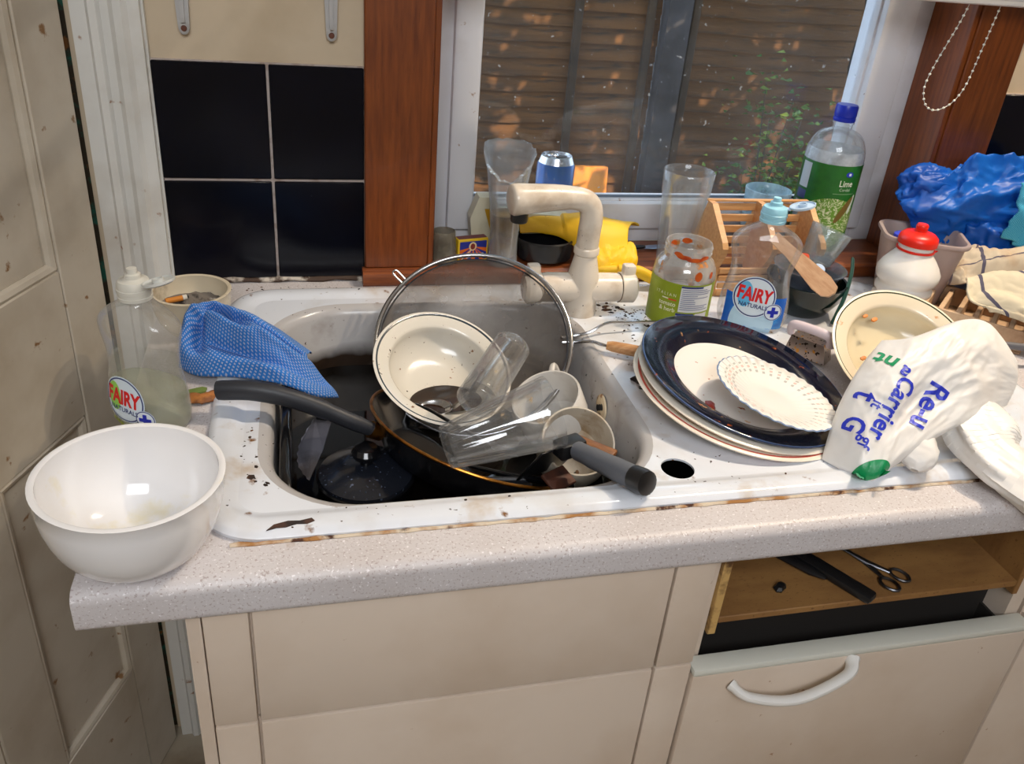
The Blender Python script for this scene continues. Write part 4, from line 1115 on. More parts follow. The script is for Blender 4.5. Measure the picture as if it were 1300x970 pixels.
# upturned dirty glass and match box
t = thing('dirty_shot_glass', 'small grimy brown glass next to the match box on the sill', 'glass', (.116, .010, ZS))
MB().lathe(gprof(.021, .0165, .048, .0016, .005), 40).obj('body', glass('grimy_glass', (.66, .62, .56), .26, (.40, .36, .28), .5, 40, .1, dirt=((.22, .26, .12), 40, .6, .7, .7)), t, ang=60)
t = thing('match_box', 'yellow and blue printed match box standing on the window sill', 'match box', (.1585, .016, ZS), .22)
MB().box(-.0240, .0240, -.008, .008, 0, .0350, .0008, 1).obj('sleeve', M('match_box_yellow', srgb(226, 186, 30), .5), t)
MB().box(-.0225, .0225, -.0062, .0062, .0351, .0356).obj('striker', M('striker_brown', srgb(110, 64, 62), .9), t, smooth=False)
mbx = lambda x, z, o=0: V((x, -.0084 - o, z))
stamp('print_field', rect2d(-.0215, .0215, .002, .0315, 1, 1), mbx, flat('print_blue', srgb(30, 44, 140), .5), t)
fan = ([], [])
for k in range(9):
    a0, a1 = PI + PI * (k + .0) / 9 + .1, PI + PI * (k + .5) / 9 + .1
    i = len(fan[0])
    for q in ((0, .023), (.040 * math.cos(a0), .023 + .040 * math.sin(a0)), (.040 * math.cos(a1), .023 + .040 * math.sin(a1))):
        fan[0].append((max(-.0215, min(.0215, q[0])), max(.002, min(.0315, q[1]))))
    fan[1].append((i, i + 1, i + 2))
stamp('print_rays', fan, mbx, flat('print_orange', srgb(222, 106, 28), .5), t, .0002)
stamp('print_flame', disc2d(-.001, .0235, .0062, .0068, 2, 20), mbx, flat('print_cream2', srgb(226, 206, 160), .5), t, .0004)
stamp('print_head', disc2d(-.001, .0235, .0038, .0048, 2, 20), mbx, flat('print_red', srgb(130, 40, 24), .5), t, .0006)
stamp('print_stick', ([(-.004, .019), (-.0005, .0195), (-.018, .003), (-.0205, .003)], [(0, 1, 2, 3)]), mbx, flat('print_cream3', srgb(230, 214, 170), .5), t, .0004)
stamp('lettering', move2d(text2d('ENGLAND', .0075, .0001, .8, .2), .003, .0085, .06), mbx, flat('print_white', srgb(232, 230, 226), .5), t, .0006)
# cream plastic wedge-shaped dustpan with a yellow strip
t = thing('plastic_dustpan', 'cream plastic dustpan propped between the broken glass and the window frame', 'dustpan', (.166, .0405, ZS))
MB().prism([(0, 0), (-.006, .055), (.006, .088), (.030, .088), (.040, .066), (.150, .058), (.160, .045), (.160, .032), (.06, .030), (.05, 0)], 1, 0, .026).obj('body', M('yellowed_plastic', srgb(206, 200, 176), .45, layers=[(srgb(176, 168, 140), 14, .5, .7)]), t, ang=25)
MB().prism([(.015, .070), (.028, .070), (.043, .002), (.036, .002)], 1, -.0015, .001).obj('yellow_strip', M('mustard_strip', srgb(186, 140, 20), .5), t, smooth=False)
# yellow rubber glove draped over a black tub
bt = tag(MB().lathe([(0, 0), (.026, 0), (.034, .006), (.036, .034), (.0345, .036), (.033, .030), (.031, .008), (0, .006)], 40).obj('black_tub', M('black_film_plastic', (.008, .008, .01), .22)), 'small black plastic tub under the yellow rubber glove', 'tub'); bt.location = (.272, .016, ZS); bt.scale = (1.25, 1.1, 1.0)
glv = M('yellow_rubber', srgb(232, 186, 18), .55, layers=[(srgb(214, 160, 8), 14, .45, .7), (srgb(90, 60, 20), 90, .755, .77)], bump=(70, .15, .001))
t = thing('rubber_glove', 'yellow rubber glove draped behind the tap over the sill', 'glove')
P = coons([(.236, .030, .060), (.275, .018, .062), (.315, -.008, .052), (.345, -.038, .036), (.388, -.040, .030)], [(.232, .060, .070), (.290, .060, .073), (.350, .052, .078), (.432, .040, .066)], [(.236, .030, .060), (.234, .045, .068), (.232, .060, .070)], [(.388, -.040, .030), (.398, .0, .062), (.432, .040, .066)])
gm = MB().grid(lambda u, v: P(u, v) + V((0, -.012 * math.sin(PI * u) * math.sin(PI * v), .016 * math.sin(PI * v) * (1 if u > .42 else .55) + .004 * crease((u * .9, v * .6, 0), 2.0, 4, 2))), 60, 36)
gm.obj('cuff', glv, t, solid=.0025)
P2 = coons([(.318, -.050, .026), (.350, -.055, .026), (.398, -.046, .026)], [(.312, -.020, .052), (.350, -.025, .060), (.404, -.012, .060)], [(.318, -.050, .026), (.315, -.04, .045), (.312, -.020, .052)], [(.398, -.046, .026), (.402, -.035, .045), (.404, -.012, .060)])
MB().grid(lambda u, v: P2(u, v) + V((0, -.006 * math.sin(PI * v), .004 * crease((u * 2, v, 3), 3, 6, 3))), 40, 20).obj('palm', glv, t, solid=.0025)
MB().tube(smoothpath([(.366, -.060, .034), (.392, -.066, .034), (.412, -.070, .026), (.427, -.0725, .019), (.432, -.073, .016)], 16), [.009] * 4 + [.0105] * 8 + [.010, .0085, .006, .002], 14, flat=.8).obj('finger', glv, t)
MB().tube(smoothpath([(.330, -.048, .030), (.365, -.056, .031), (.390, -.058, .030)], 10), [.008, .009, .0095, .0095, .0095, .009, .0085, .008, .006, .002], 14, flat=.8).obj('finger', glv, t)
t = thing('butter_knife', 'butter knife with pale blue-grey blade sticking out from under the yellow glove', 'knife', (.462, .048, ZS + .001), .10)
MB().tube([(-.062, 0, .004), (-.02, 0, .004), (-.012, 0, .004)], [.006, .0055, .004], 10, flat=.6, up=(0, 0, 1)).obj('handle', 'black', t)
MB().tube([(-.014, 0, .003), (.0, 0, .003), (.024, 0, .003), (.032, 0, .003)], [.005, .0085, .0085, .003], 12, flat=.12, up=(0, 0, 1)).obj('blade', M('bluish_blade', srgb(150, 168, 196), .3, .5), t)

# lime squash bottle
t = thing('drink_bottle', 'plastic lime drink bottle with green label and blue cap on the sill', 'bottle', (.7385, .026, ZS), -.28)
R_ = .0455
lp_ = [(0, .004), (.030, .0), (.040, .003), (.0445, .012), (R_, .022), (R_, .160)] + [(.0150 + (R_ - .0150) * math.cos(a) ** .85, .160 + .046 * math.sin(a) ** 1.0) for a in [PI / 2 * k / 12 for k in range(1, 12)]] + [(.0150, .208), (.0150, .216), (.0165, .2165), (.0165, .219), (.0130, .2195), (.0130, .236)]
MB().lathe(lp_, 56).obj('body', glass('clear_pet_plastic', (.97, .98, .98), .12, (.8, .83, .87), .12, 26, .05, minref=.02), t, ang=60)
MB().lathe([(.0446, .140), (.0446, .160), (.0436, .170), (.041, .178)], 48).obj('condensation', glass('misted_plastic', (.9, .92, .94), .55, (.74, .78, .82), .3, 30), t)
MB().lathe([(.0160, .2195), (.0168, .221), (.0168, .2255), (.0158, .226), (.0160, .2265), (.0165, .2275), (.0165, .242), (.0155, .2445), (0, .245)], 40, mod=lambda r, z, a: (r * (1 + (.015 if r > .01 and .2265 < z < .243 else 0) * math.cos(60 * a)), z)).obj('cap', M('royal_blue_cap', srgb(16, 44, 176), .35), t, ang=60)
cm = lambda x, z, o=0: V(((R_ + .0004 + o) * math.cos(-PI / 2 + x / R_), (R_ + .0004 + o) * math.sin(-PI / 2 + x / R_), z))
lbl = M('lime_label', srgb(30, 104, 34), .4, layers=[(srgb(18, 78, 26), 16, .45, .65)])
stamp('label', rect2d(-.13, .13, .020, .160, 64, 4), cm, lbl, t)
def lime_fn(N, L, tc):
    f = noise_node(N, L, tc.outputs['Object'], 130, 3, .6, 2.5)
    return mixcol(N, L, maprange(N, L, f, .50, .60), srgb(96, 140, 40), srgb(206, 212, 176))
stamp('lime_splash_print', disc2d(.0, .068, .050, .040, 6, 40), cm, M('lime_splash', (1, 1, 1), .4, base=lime_fn), t, .0002)
stamp('lime_slice_print', move2d(disc2d(0, 0, .0060, .025, 3, 24), .022, .090, -.55), cm, M('lime_slice', srgb(112, 92, 44), .4, layers=[(srgb(84, 110, 40), 40, .5, .6)]), t, .0005)
stamp('white_splash_print', move2d(disc2d(0, 0, .004, .016, 3, 20), .035, .098, -.2), cm, flat('splash_white', srgb(206, 216, 206), .4), t, .0004)
stamp('emblem', disc2d(.016, .147, .0062, .0042, 2, 20), cm, flat('emblem_blue', srgb(30, 52, 176), .4), t, .0004)
stamp('emblem_centre', rect2d(.0145, .0185, .145, .149, 2, 1), cm, flat('emblem_white', srgb(200, 212, 226), .4), t, .0006)
stamp('lettering', move2d(text2d('Lime', .014, .0001, .85), .014, .132), cm, flat('lime_white', srgb(222, 230, 218), .4), t, .0004)
stamp('lettering', move2d(text2d('Cordial', .0068, 0, .9), .014, .1225), cm, flat('lime_white2', srgb(190, 206, 186), .4), t, .0004)
stamp('label_rule', rect2d(-.004, .034, .1155, .1161, 10, 1), cm, flat('lime_white3', srgb(150, 176, 146), .4), t, .0004)
for z0, z1, c_ in ((.116, .156, srgb(170, 176, 180)), (.098, .112, srgb(60, 66, 110)), (.040, .094, srgb(160, 166, 172))):
    stamp('side_panel', rect2d(-.066, -.046, z0, z1, 8, 2), cm, flat('side_print', c_, .5), t, .0003)

# wooden cutlery rack
t = thing('cutlery_rack', 'pale wooden cutlery rack with slatted back behind the clear washing-up bottle', 'rack', (.585, -.034, .0005), -.02)
side = [(-.080, 0), (-.004, 0), (-.004, .133), (-.018, .133), (-.082, .088), (-.086, .080), (-.084, .070), (-.066, .040)]
side = [(-.066, 0), (-.006, 0), (-.006, .026), (.022, .056), (.024, .068), (-.006, .133), (-.020, .133), (-.074, .092), (-.079, .084), (-.077, .074), (-.062, .048)]
for x in (-.083, -.004, .074):
    MB().prism(side, 0, x, x + .009).obj('divider', 'beech', t, smooth=False)
for k in range(7):
    MB().box(-.074, .074, -.0045, .0, .012 + k * .0175, .0235 + k * .0175, .001, 1).obj('back_slat', 'beech', t)
MB().box(-.083, .083, -.006, .001, .1305, .1345, .001, 1).obj('top_rail', 'beech', t)
for k in range(4):
    MB().box(-.074, .074, -.069 + k * .0008, -.065 + k * .0008, .006 + k * .0115, .0145 + k * .0115, .001, 1).obj('front_slat', 'beech', t)
MB().box(-.074, .074, -.064, -.006, 0, .005).obj('base', 'beech', t, smooth=False)
MB().lathe([(0, .0004), (.004, .0004), (.0045, 0)], 16).xf(Matrix.Translation((-.0832, -.045, .066)) @ Matrix.Rotation(-PI / 2, 4, 'Y')).obj('screw_plug', M('plug_brown', srgb(170, 124, 84), .6), t)

# glass bowls, cup and wooden spatula to the right of the rack
o = tag(MB().lathe([(0, .003), (.030, .003), (.033, 0), (.038, .004), (.052, .026), (.056, .048), (.0575, .050), (.054, .050), (.050, .028), (.036, .009), (0, .007)], 48).obj('green_glass_bowl', M('dark_green_glass', srgb(8, 22, 19), .12), ang=55), 'dark green glass bowl holding a clear glass dish', 'bowl'); o.location = (.622, -.150, .0052)
o = tag(MB().lathe([(0, 0), (.030, 0), (.036, .004), (.044, .022), (.050, .028), (.0515, .0295), (.049, .030), (.042, .024), (.033, .006), (0, .004)], 48).obj('clear_glass_dish', glass('smoky_glass_dish', (.62, .66, .74), .12, (.30, .34, .42), .6, 30), ang=55), 'clear smoky glass dish nested in the dark green bowl', 'dish'); o.location = (.622, -.150, .044)
o = tag(MB().lathe(gprof(.022, .030, .052, .0012, .003), 44).obj('plastic_cup', glass('clear_cup', (.86, .89, .90), .16, (.60, .64, .66), .5, 30), ang=60), 'clear plastic cup tilted on top of the smoky glass dish', 'cup'); place(o, (.6440, -.126, .070), nrm=(.35, .05, 1))
o = tag(MB().lathe([(0, -.008), (.008, -.006), (.0105, 0), (.008, .006), (0, .008)], 20, mod=lambda r, z, a: (r * (1 + .12 * math.sin(3 * a)), z)).obj('red_scrap', M('orange_red_peel', srgb(190, 62, 18), .35, layers=[(srgb(220, 130, 30), 70, .58, .66)])), 'orange-red scrap lying beside the tilted plastic cup', 'food scrap'); o.location = (.612, -.143, .082)
o = tag(MB().lathe([(0, 0), (.0085, 0), (.009, .002), (.009, .008), (.008, .0095), (0, .0095)], 24).obj('blue_bottle_top', M('pale_blue_plastic', srgb(130, 160, 196), .4)), 'pale blue bottle top lying in the smoky glass dish', 'bottle top'); place(o, (.622, -.168, .072), nrm=(-.2, -.6, .8))
sp_ = [(-.062, -.008), (-.03, -.0085), (0, -.012), (.03, -.016), (.046, -.0145), (.054, -.008), (.056, .001), (.052, .009), (.036, .0125), (0, .011), (-.03, .0085), (-.062, .008)]
o = tag(MB().prism(sp_, 2, -.0028, .0028).obj('wooden_spatula', wood('scrubbed_pinkish_wood', srgb(206, 166, 130), srgb(184, 138, 100), (8, 40, 40)), smooth=False), 'pale wooden spatula resting on the smoky glass dish', 'spatula')
o.location = (.583, -.193, .092); o.rotation_euler = (.9, .38, -1.12)
o = tag(MB().tube(smoothpath([(.688, -.150, .085), (.679, -.168, .070), (.662, -.190, .045), (.645, -.204, .018), (.640, -.207, .008)], 18), [.003, .004] + [.0042] * 14 + [.004, .003], 10, flat=.5).obj('green_spoon_handle', M('dark_green_plastic', srgb(24, 66, 60), .4)), 'thin dark green plastic spoon handle leaning on the green bowl', 'spoon')
# grater handle between plate and tilted bowl
t = thing('box_grater', 'metal grater with pinkish white handle between the plates and the green-lined bowl', 'grater', (.553, -.288, .006), -.92)
MB().prism([(-.028, 0), (.028, 0), (.022, .026), (-.022, .026)], 1, -.012, .012).obj('body', M('grater_steel', srgb(176, 168, 164), .3, 1, layers=[(srgb(60, 50, 46), 200, .62, .66, 1), (srgb(214, 160, 80), 150, .70, .72, 1)]), t, smooth=False)
MB().tube(smoothpath([(-.026, -.004, .024), (-.027, -.006, .034), (-.018, -.008, .040), (.018, -.008, .040), (.027, -.006, .034), (.026, -.004, .024)], 24), .0062, 12, flat=.7).obj('handle', M('pinkish_white_plastic', srgb(212, 196, 200), .35), t)

# red-capped sports bottle and the pale tub behind it
t = thing('sports_bottle', 'white ribbed sports bottle with red cap behind the green-lined bowl', 'bottle', (.7905, -.148, .0005))
bp_ = [(0, .002), (.034, .002), (.039, 0), (.041, .004), (.041, .022), (.0365, .026), (.0365, .0285), (.0405, .032), (.0405, .038), (.0370, .042), (.0370, .0445), (.0420, .049), (.0445, .056), (.0445, .064), (.040, .073), (.033, .083), (.0265, .091), (.0245, .096), (.0245, .108), (0, .108)]
MB().lathe(bp_, 56).obj('body', M('white_bottle_plastic', srgb(226, 222, 216), .35, sub=.15), t, ang=60)
MB().lathe([(.0246, .0960), (.0268, .0960), (.0268, .0990), (.0246, .0990)], 40).obj('strap_ring', 'redcap' if 'redcap' in MAT else MAT.setdefault('redcap', M('red_plastic', srgb(222, 34, 16), .35)), t)
cp_ = MB().lathe([(.0255, .1050), (.0275, .1055), (.0278, .112), (.0265, .117), (.0215, .1215), (.0120, .124), (.0085, .1245), (.0078, .128), (.0085, .129), (.0085, .1335), (.0070, .1355), (0, .1355)], 44).obj('cap', 'redcap', t, ang=50)
MB().loop([(.033 + .007 * math.cos(a), .0 + .002 * math.sin(a), .0985 + .006 * math.sin(a)) for a in [2 * PI * k / 20 for k in range(20)]], .0016, 8).obj('strap_loop', 'redcap', t)
t = thing('plastic_tub', 'pale translucent plastic tub behind the red-capped sports bottle', 'tub', (.835, -.105, .0005), -.45)
tm = M('milky_pinkish_plastic', srgb(196, 178, 172), .35, trans=.35)
mb = bridge(MB(), [rr(-.045 - e, .045 + e, -.033 - e, .033 + e, .018 + e * .5, z, 8) for e, z in ((-.004, 0), (0, .004), (.012, .098), (.0165, .099), (.0175, .102), (.0165, .105), (.012, .105), (.010, .101), (-.002, .006))])
n_ = 36; mb.f.append(tuple(range(n_))[::-1]); mb.f.append(tuple(range(8 * n_, 9 * n_)))
mb.obj('body', tm, t, ang=50)
o = tag(MB().lathe([(0, 0), (.014, 0), (.0155, .002), (.0155, .085), (.014, .092), (.008, .094), (0, .094)], 32).obj('blue_tube', M('violet_blue_plastic', srgb(58, 76, 206), .4)), 'violet-blue plastic tube standing inside the pale tub', 'tube'); place(o, (.822, -.094, .008), nrm=(-.10, .05, 1))

# beige cutlery tray with dividers
t = thing('cutlery_tray', 'beige plastic cutlery tray with slots beside the tea towel', 'tray', (.862, -.205, .0005), -.85)
bg = M('beige_plastic', srgb(204, 172, 138), .5, layers=[(srgb(140, 106, 78), 16, .45, .7)])
mb = MB(); mb.box(-.085, .085, -.055, .055, 0, .004, .001, 1)
for a in ((-.085, .085, -.055, -.051), (-.085, .085, .051, .055), (-.085, -.081, -.051, .051), (.081, .085, -.051, .051)):
    mb.box(*a, .004, .034, .001, 1)
mb.obj('shell', bg, t)
for k in range(6):
    MB().box(-.056 + k * .023, -.049 + k * .023, -.050, .050, .004, .031, .001, 1).obj('divider', bg, t)
# grey metal rod poking out from under the tea towel
tag(MB().tube([(.80, -.318, .030), (.93, -.352, .026)], .005, 12).obj('metal_rod', M('grey_painted_rod', srgb(110, 110, 116), .4, .4)), 'grey metal rod under the striped tea towel by the carrier bag', 'rod')

# ---------------------------------------------------------------- cloths and bags
def uvcheck(name, a, b, su, sv, rough=.9):
    def base(N, L, tc):
        mp = N.new('ShaderNodeMapping'); mp.inputs['Scale'].default_value = (su, sv, 1); L.new(tc.outputs['UV'], mp.inputs[0])
        mp.inputs['Rotation'].default_value = (0, 0, .6)
        s = N.new('ShaderNodeSeparateXYZ'); L.new(mp.outputs[0], s.inputs[0])
        out = []
        for k in (0, 1):
            m1 = N.new('ShaderNodeMath'); m1.operation = 'FRACT'; L.new(s.outputs[k], m1.inputs[0])
            m2 = N.new('ShaderNodeMath'); m2.operation = 'GREATER_THAN'; m2.inputs[1].default_value = .5; L.new(m1.outputs[0], m2.inputs[0]); out.append(m2.outputs[0])
        m3 = N.new('ShaderNodeMath'); m3.operation = 'MULTIPLY'; L.new(out[0], m3.inputs[0]); L.new(out[1], m3.inputs[1])
        return mixcol(N, L, m3.outputs[0], a, b)
    return M(name, (1, 1, 1), rough, base=base, bump=(180, .1, .0006))
chk = uvcheck('blue_gingham', srgb(36, 112, 190), srgb(158, 166, 198), 58, 34)
P = coons([(-.224, -.257, .008), (-.203, -.278, .008), (-.160, -.294, .013), (-.112, -.322, .018), (-.075, -.312, -.006), (-.050, -.278, -.030)],
          [(-.197, -.194, .044), (-.172, -.208, .050), (-.152, -.204, .045), (-.119, -.222, .034), (-.079, -.230, .004)],
          [(-.224, -.257, .008), (-.216, -.211, .030), (-.197, -.194, .044)],
          [(-.050, -.278, -.030), (-.082, -.262, .002), (-.079, -.230, .004)])
def ridge(u, v, p, q, amp, wd):
    ax, ay, bx_, by_ = *p, *q
    dx_, dy_ = bx_ - ax, by_ - ay
    t_ = max(0, min(1, ((u - ax) * dx_ + (v - ay) * dy_) / (dx_ * dx_ + dy_ * dy_)))
    d2 = (u - ax - t_ * dx_) ** 2 + (v - ay - t_ * dy_) ** 2
    return amp * math.exp(-d2 / (wd * wd))
FOLDS = [((.06, .1), (.16, .9), .016, .07), ((.20, .95), (.62, .62), .014, .09), ((.22, .55), (.95, .40), .018, .09), ((.24, .72), (.55, .52), -.018, .07), ((.17, .2), (.24, .8), -.016, .05),
         ((.30, .28), (.90, .18), -.013, .06), ((.35, .10), (.95, .08), .008, .07), ((.55, .80), (.97, .62), .010, .06), ((.5, .66), (.9, .54), -.012, .04), ((.42, .93), (.60, .86), -.009, .05)]
def clothfn(u, v):
    q = P(u, v); b = (max(0, math.sin(PI * v)) ** .5) * (1 if u > .04 else (u / .04) ** .5)
    fold = sum(ridge(u + .05 * noise.noise(V((u * 3, v * 3, 1))), v + .08 * noise.noise(V((u * 3, v * 3, 7))), *f) for f in FOLDS) * b + .004 * noise.noise(V((u * 9, v * 6, 0))) * b
    return q + V((0, -.004, .022 * (1 - .5 * u))) * b + V((-.15, -.50, .85)) * fold
mb = MB().grid(clothfn, 140, 90, uv=True)
tag(mb.obj('dish_cloth', chk, solid=.0012, ang=80), 'crumpled blue checked dish cloth draped over the sink edge', 'cloth')
# underside mass of the same cloth is left open toward the basin

# white carrier bag
bagm = M('white_carrier_plastic', srgb(245, 243, 240), .38, layers=[(srgb(236, 230, 224), 12, .45, .7)], trans=.2)
bot = [(.441, -.508, .006), (.455, -.534, .006), (.470, -.551, .006), (.495, -.546, .016), (.542, -.535, .038), (.599, -.519, .050), (.678, -.487, .045)]
top = [(.542, -.424, .100), (.559, -.448, .116), (.625, -.440, .131), (.668, -.437, .120), (.689, -.469, .090)]
lft = [(.441, -.508, .006), (.469, -.475, .047), (.499, -.453, .082), (.542, -.424, .100)]
rgt = [(.678, -.487, .045), (.689, -.479, .065), (.689, -.469, .090)]
P = coons(bot, top, lft, rgt)
bn = V((-.35, -.66, .66)).normalized()
def bagfront(u, v):
    e = (math.sin(PI * u) * math.sin(PI * v)) ** .5 if 0 < u < 1 and 0 < v < 1 else 0
    d = .022 * e + e * (-.0085 * crease((u * 1.3, v * .9, .3), 2.2, 3, 4) + .009 * math.sin(5 * u + 4 * v) * .5)
    d -= .014 * e * math.exp(-((u - .42) ** 2 + (v - .33) ** 2) / .02)
    return P(u, v) + bn * d
def bagback(u, v):
    e = (math.sin(PI * u) * math.sin(PI * v)) ** .6 if 0 < u < 1 and 0 < v < 1 else 0
    return P(u, v) + V((.25, .45, -.6)) * (.030 * e) + bn * (.004 * e * crease((u * 2, v * 2, 4), 2, 8, 3))
NU, NV = 96, 72
fm = MB().grid(bagfront, NU, NV)
bvh = BVHTree.FromPolygons([tuple(q) for q in fm.v], fm.f)
t = thing('carrier_bag', 'crumpled white plastic carrier bag with blue and green print on the drainer', 'bag')
fm2 = MB(); fm2.add(fm.v, fm.f); k = MB().grid(bagback, NU, NV); fm2.add(k.v, [tuple(reversed(f)) for f in k.f])
fm2.obj('front_pouch', bagm, t, ang=70, fix=False)
# trailing handle end hanging over the worktop edge
def tailfn(pts, r, seed, amp, flat_=.62):
    pth = smoothpath(pts, 60)
    def f(u, v):
        i = min(int(v * 59), 59); p = pth[i]; tg = (pth[min(i + 1, 59)] - pth[max(i - 1, 0)]).normalized()
        s = tg.cross(V((0, 0, 1))).normalized(); n2 = s.cross(tg); a = 2 * PI * u
        rr_ = catmull([(q, 0, 0) for q in r], v).x * (1 - amp * crease((math.cos(a) * .8, math.sin(a) * .8, v * 1.6), 1.0, seed, 3))
        return p + s * (rr_ * math.cos(a)) + n2 * (rr_ * flat_ * math.sin(a))
    return f
tl = MB().grid(tailfn([(.635, -.475, .050), (.622, -.505, .040), (.610, -.537, .032), (.612, -.566, .026), (.628, -.590, .018), (.650, -.607, .002), (.672, -.616, -.022)], [.018, .036, .036, .030, .031, .034, .026, .008], 5, .24), 56, 90, cu=True)
tl.obj('trailing_end', bagm, t, ang=70)
tl = MB().grid(tailfn([(.540, -.515, .044), (.530, -.535, .031), (.522, -.548, .023), (.516, -.555, .019)], [.014, .020, .016, .004], 9, .2), 36, 40, cu=True)
tl.obj('inner_fold', bagm, t, ang=70)
# print, laid onto the front of the bag
def bagprint(name, vf, origin, read, mat_):
    o0 = V(origin); rd = V(read).normalized(); rd = (rd - bn * rd.dot(bn)).normalized(); upv = bn.cross(rd)
    # subdivide a little so that the print follows the creases
    bm = bmesh.new()
    vs = [bm.verts.new((x, y, 0)) for x, y in vf[0]]
    for f in vf[1]:
        try: bm.faces.new([vs[i] for i in f])
        except ValueError: pass
    for _ in range(2):
        ed = [e for e in bm.edges if e.calc_length() > .004]
        if ed: bmesh.ops.subdivide_edges(bm, edges=ed, cuts=1)
    bmesh.ops.triangulate(bm, faces=bm.faces[:])
    mb = MB(); bm.verts.index_update(); ok = True
    for q in bm.verts:
        w0 = o0 + rd * q.co.x + upv * q.co.y
        hit = bvh.ray_cast(w0 + bn * .15, -bn)
        mb.v.append((hit[0] if hit[0] else w0) + bn * .0011)
    mb.f = [tuple(q.index for q in f.verts) for f in bm.faces]; bm.free()
    return mb.obj(name, mat_, t, smooth=False, fix=False)
pb = flat('bag_print_blue', srgb(40, 56, 190), .4); pg = flat('bag_print_green', srgb(14, 140, 84), .4)
rd = V((-.597, -.390, -.709))
bagprint('lettering', text2d('Re-u', .031, .0007, .95), (.5385, -.527, .081), rd, pb)
bagprint('lettering', text2d('Carrier', .026, .0006, .95), (.4925, -.530, .085), rd, pb)
bagprint('lettering', text2d('it', .017, .0003, .9), (.483, -.516, .078), rd, pb)
bagprint('lettering', text2d('t', .032, .0006, .9), (.481, -.497, .075), rd, pb)
bagprint('lettering', text2d('G', .027, .0006, .9), (.464, -.5125, .052), rd, pb)
bagprint('lettering', text2d('gf', .018, .0003, .9), (.468, -.530, .040), rd, pb)
bagprint('lettering', text2d('nt', .026, .0006, .95), (.512, -.474, .105), -V((.55, -.45, -.55)), pg)
bagprint('lettering', text2d('a', .024, .0005, .95), (.517, -.499, .105), -V((.55, -.45, -.55)), pb)
bagprint('green_motif', disc2d(0, 0, .019, .009, 8, 40), (.4665, -.5560, .026), (.95, -.1, .35), pg)

# blue bag heaped against the right wall
def blob(c, rad, seed, amp, f, sq=1.0, oct=4):
    c = V(c)
    def fn(u, v):
        a, b = 2 * PI * u, PI * (v * .998 + .001)
        d = V((math.sin(b) * math.cos(a), math.sin(b) * math.sin(a), math.cos(b)))
        k = 1 + amp * crease(d, f, seed, oct) + amp * .8 * noise.noise(d * 1.3 + V((seed, 0, 0)))
        return c + V((d.x * rad[0] * k, d.y * rad[1] * k, d.z * rad[2] * k))
    return fn
bb = M('blue_bin_liner', srgb(22, 112, 212), .42, layers=[(srgb(12, 86, 186), 10, .45, .65)], trans=.3)
t = thing('blue_plastic_bag', 'heaped blue plastic bag against the red wooden window trim', 'bag')
MB().grid(blob((.968, -.070, .142), (.118, .046, .072), 3, -.30, 1.0, oct=4), 130, 80, cu=True).obj('upper_heap', bb, t, ang=80)
MB().grid(blob((1.005, -.088, .078), (.095, .050, .060), 8, -.30, 1.1, oct=4), 110, 70, cu=True).obj('lower_heap', bb, t, ang=80)
MB().grid(blob((.868, -.048, .160), (.052, .028, .032), 12, -.28, 1.1, oct=4), 80, 50, cu=True).obj('gathered_end', bb, t, ang=80)
tq = uvcheck('turquoise_net', srgb(40, 150, 190), srgb(120, 200, 220), 60, 60)
t = thing('net_cloth', 'folded turquoise net cloth at the edge of the blue bag', 'cloth', (.975, -.140, .112))
for k in range(4):
    def nf(u, v, k=k):
        return V((-.030 + .012 * k + .010 * math.sin(u * 3 + k), -.004 * k - .006 * math.sin(v * 3), .085 * v - .010 * k)) + V((.08 * u, -.02 * u, -.012 * math.sin(PI * u) * (1 - v))) + V((.003, -.004, .002)) * crease((u, v, k), 3, k, 2)
    MB().grid(nf, 24, 24, uv=True).obj('fold', tq, t, solid=.003)
# tea towels
def stripes(name, a, b, us, wd=.012):
    def base(N, L, tc):
        s = N.new('ShaderNodeSeparateXYZ'); L.new(tc.outputs['UV'], s.inputs[0])
        out = a
        for ax, pos in us:
            m1 = N.new('ShaderNodeMath'); m1.operation = 'SUBTRACT'; m1.inputs[1].default_value = pos; L.new(s.outputs[ax], m1.inputs[0])
            m2 = N.new('ShaderNodeMath'); m2.operation = 'ABSOLUTE'; L.new(m1.outputs[0], m2.inputs[0])
            m3 = N.new('ShaderNodeMath'); m3.operation = 'LESS_THAN'; m3.inputs[1].default_value = wd; L.new(m2.outputs[0], m3.inputs[0])
            out = mixcol(N, L, m3.outputs[0], out, b)
        return out
    return M(name, (1, 1, 1), .9, base=base, layers=[(srgb(178, 142, 104), 10, .58, .78)], bump=(220, .2, .0006))
tw1 = stripes('striped_towel_linen', srgb(196, 182, 160), srgb(84, 80, 98), [(0, .16), (0, .46), (0, .78), (1, .5)])
P1 = coons([(.858, -.135, .028), (.884, -.172, .046), (.945, -.198, .056), (1.06, -.215, .07)], [(.862, -.112, .062), (.900, -.118, .082), (.960, -.128, .086), (1.06, -.120, .112)], [(.858, -.135, .028), (.855, -.128, .05), (.862, -.112, .062)], [(1.06, -.215, .07), (1.06, -.17, .10), (1.06, -.120, .112)])
MBt = MB().grid(lambda u, v: P1(u, v) + V((0, -.25, .9)) * (.010 * math.sin(PI * v) + .009 * math.sin(7 * u + 5 * v) + .008 * crease((u * 2, v, 0), 2.2, 5, 3)), 90, 40, uv=True)
tag(MBt.obj('tea_towel', tw1, solid=.0022, ang=80), 'crumpled striped tea towel against the blue plastic bag', 'towel')
tw2 = stripes('striped_towel_cream', srgb(210, 198, 172), srgb(84, 80, 98), [(0, .17), (0, .52), (0, .82)], .014)
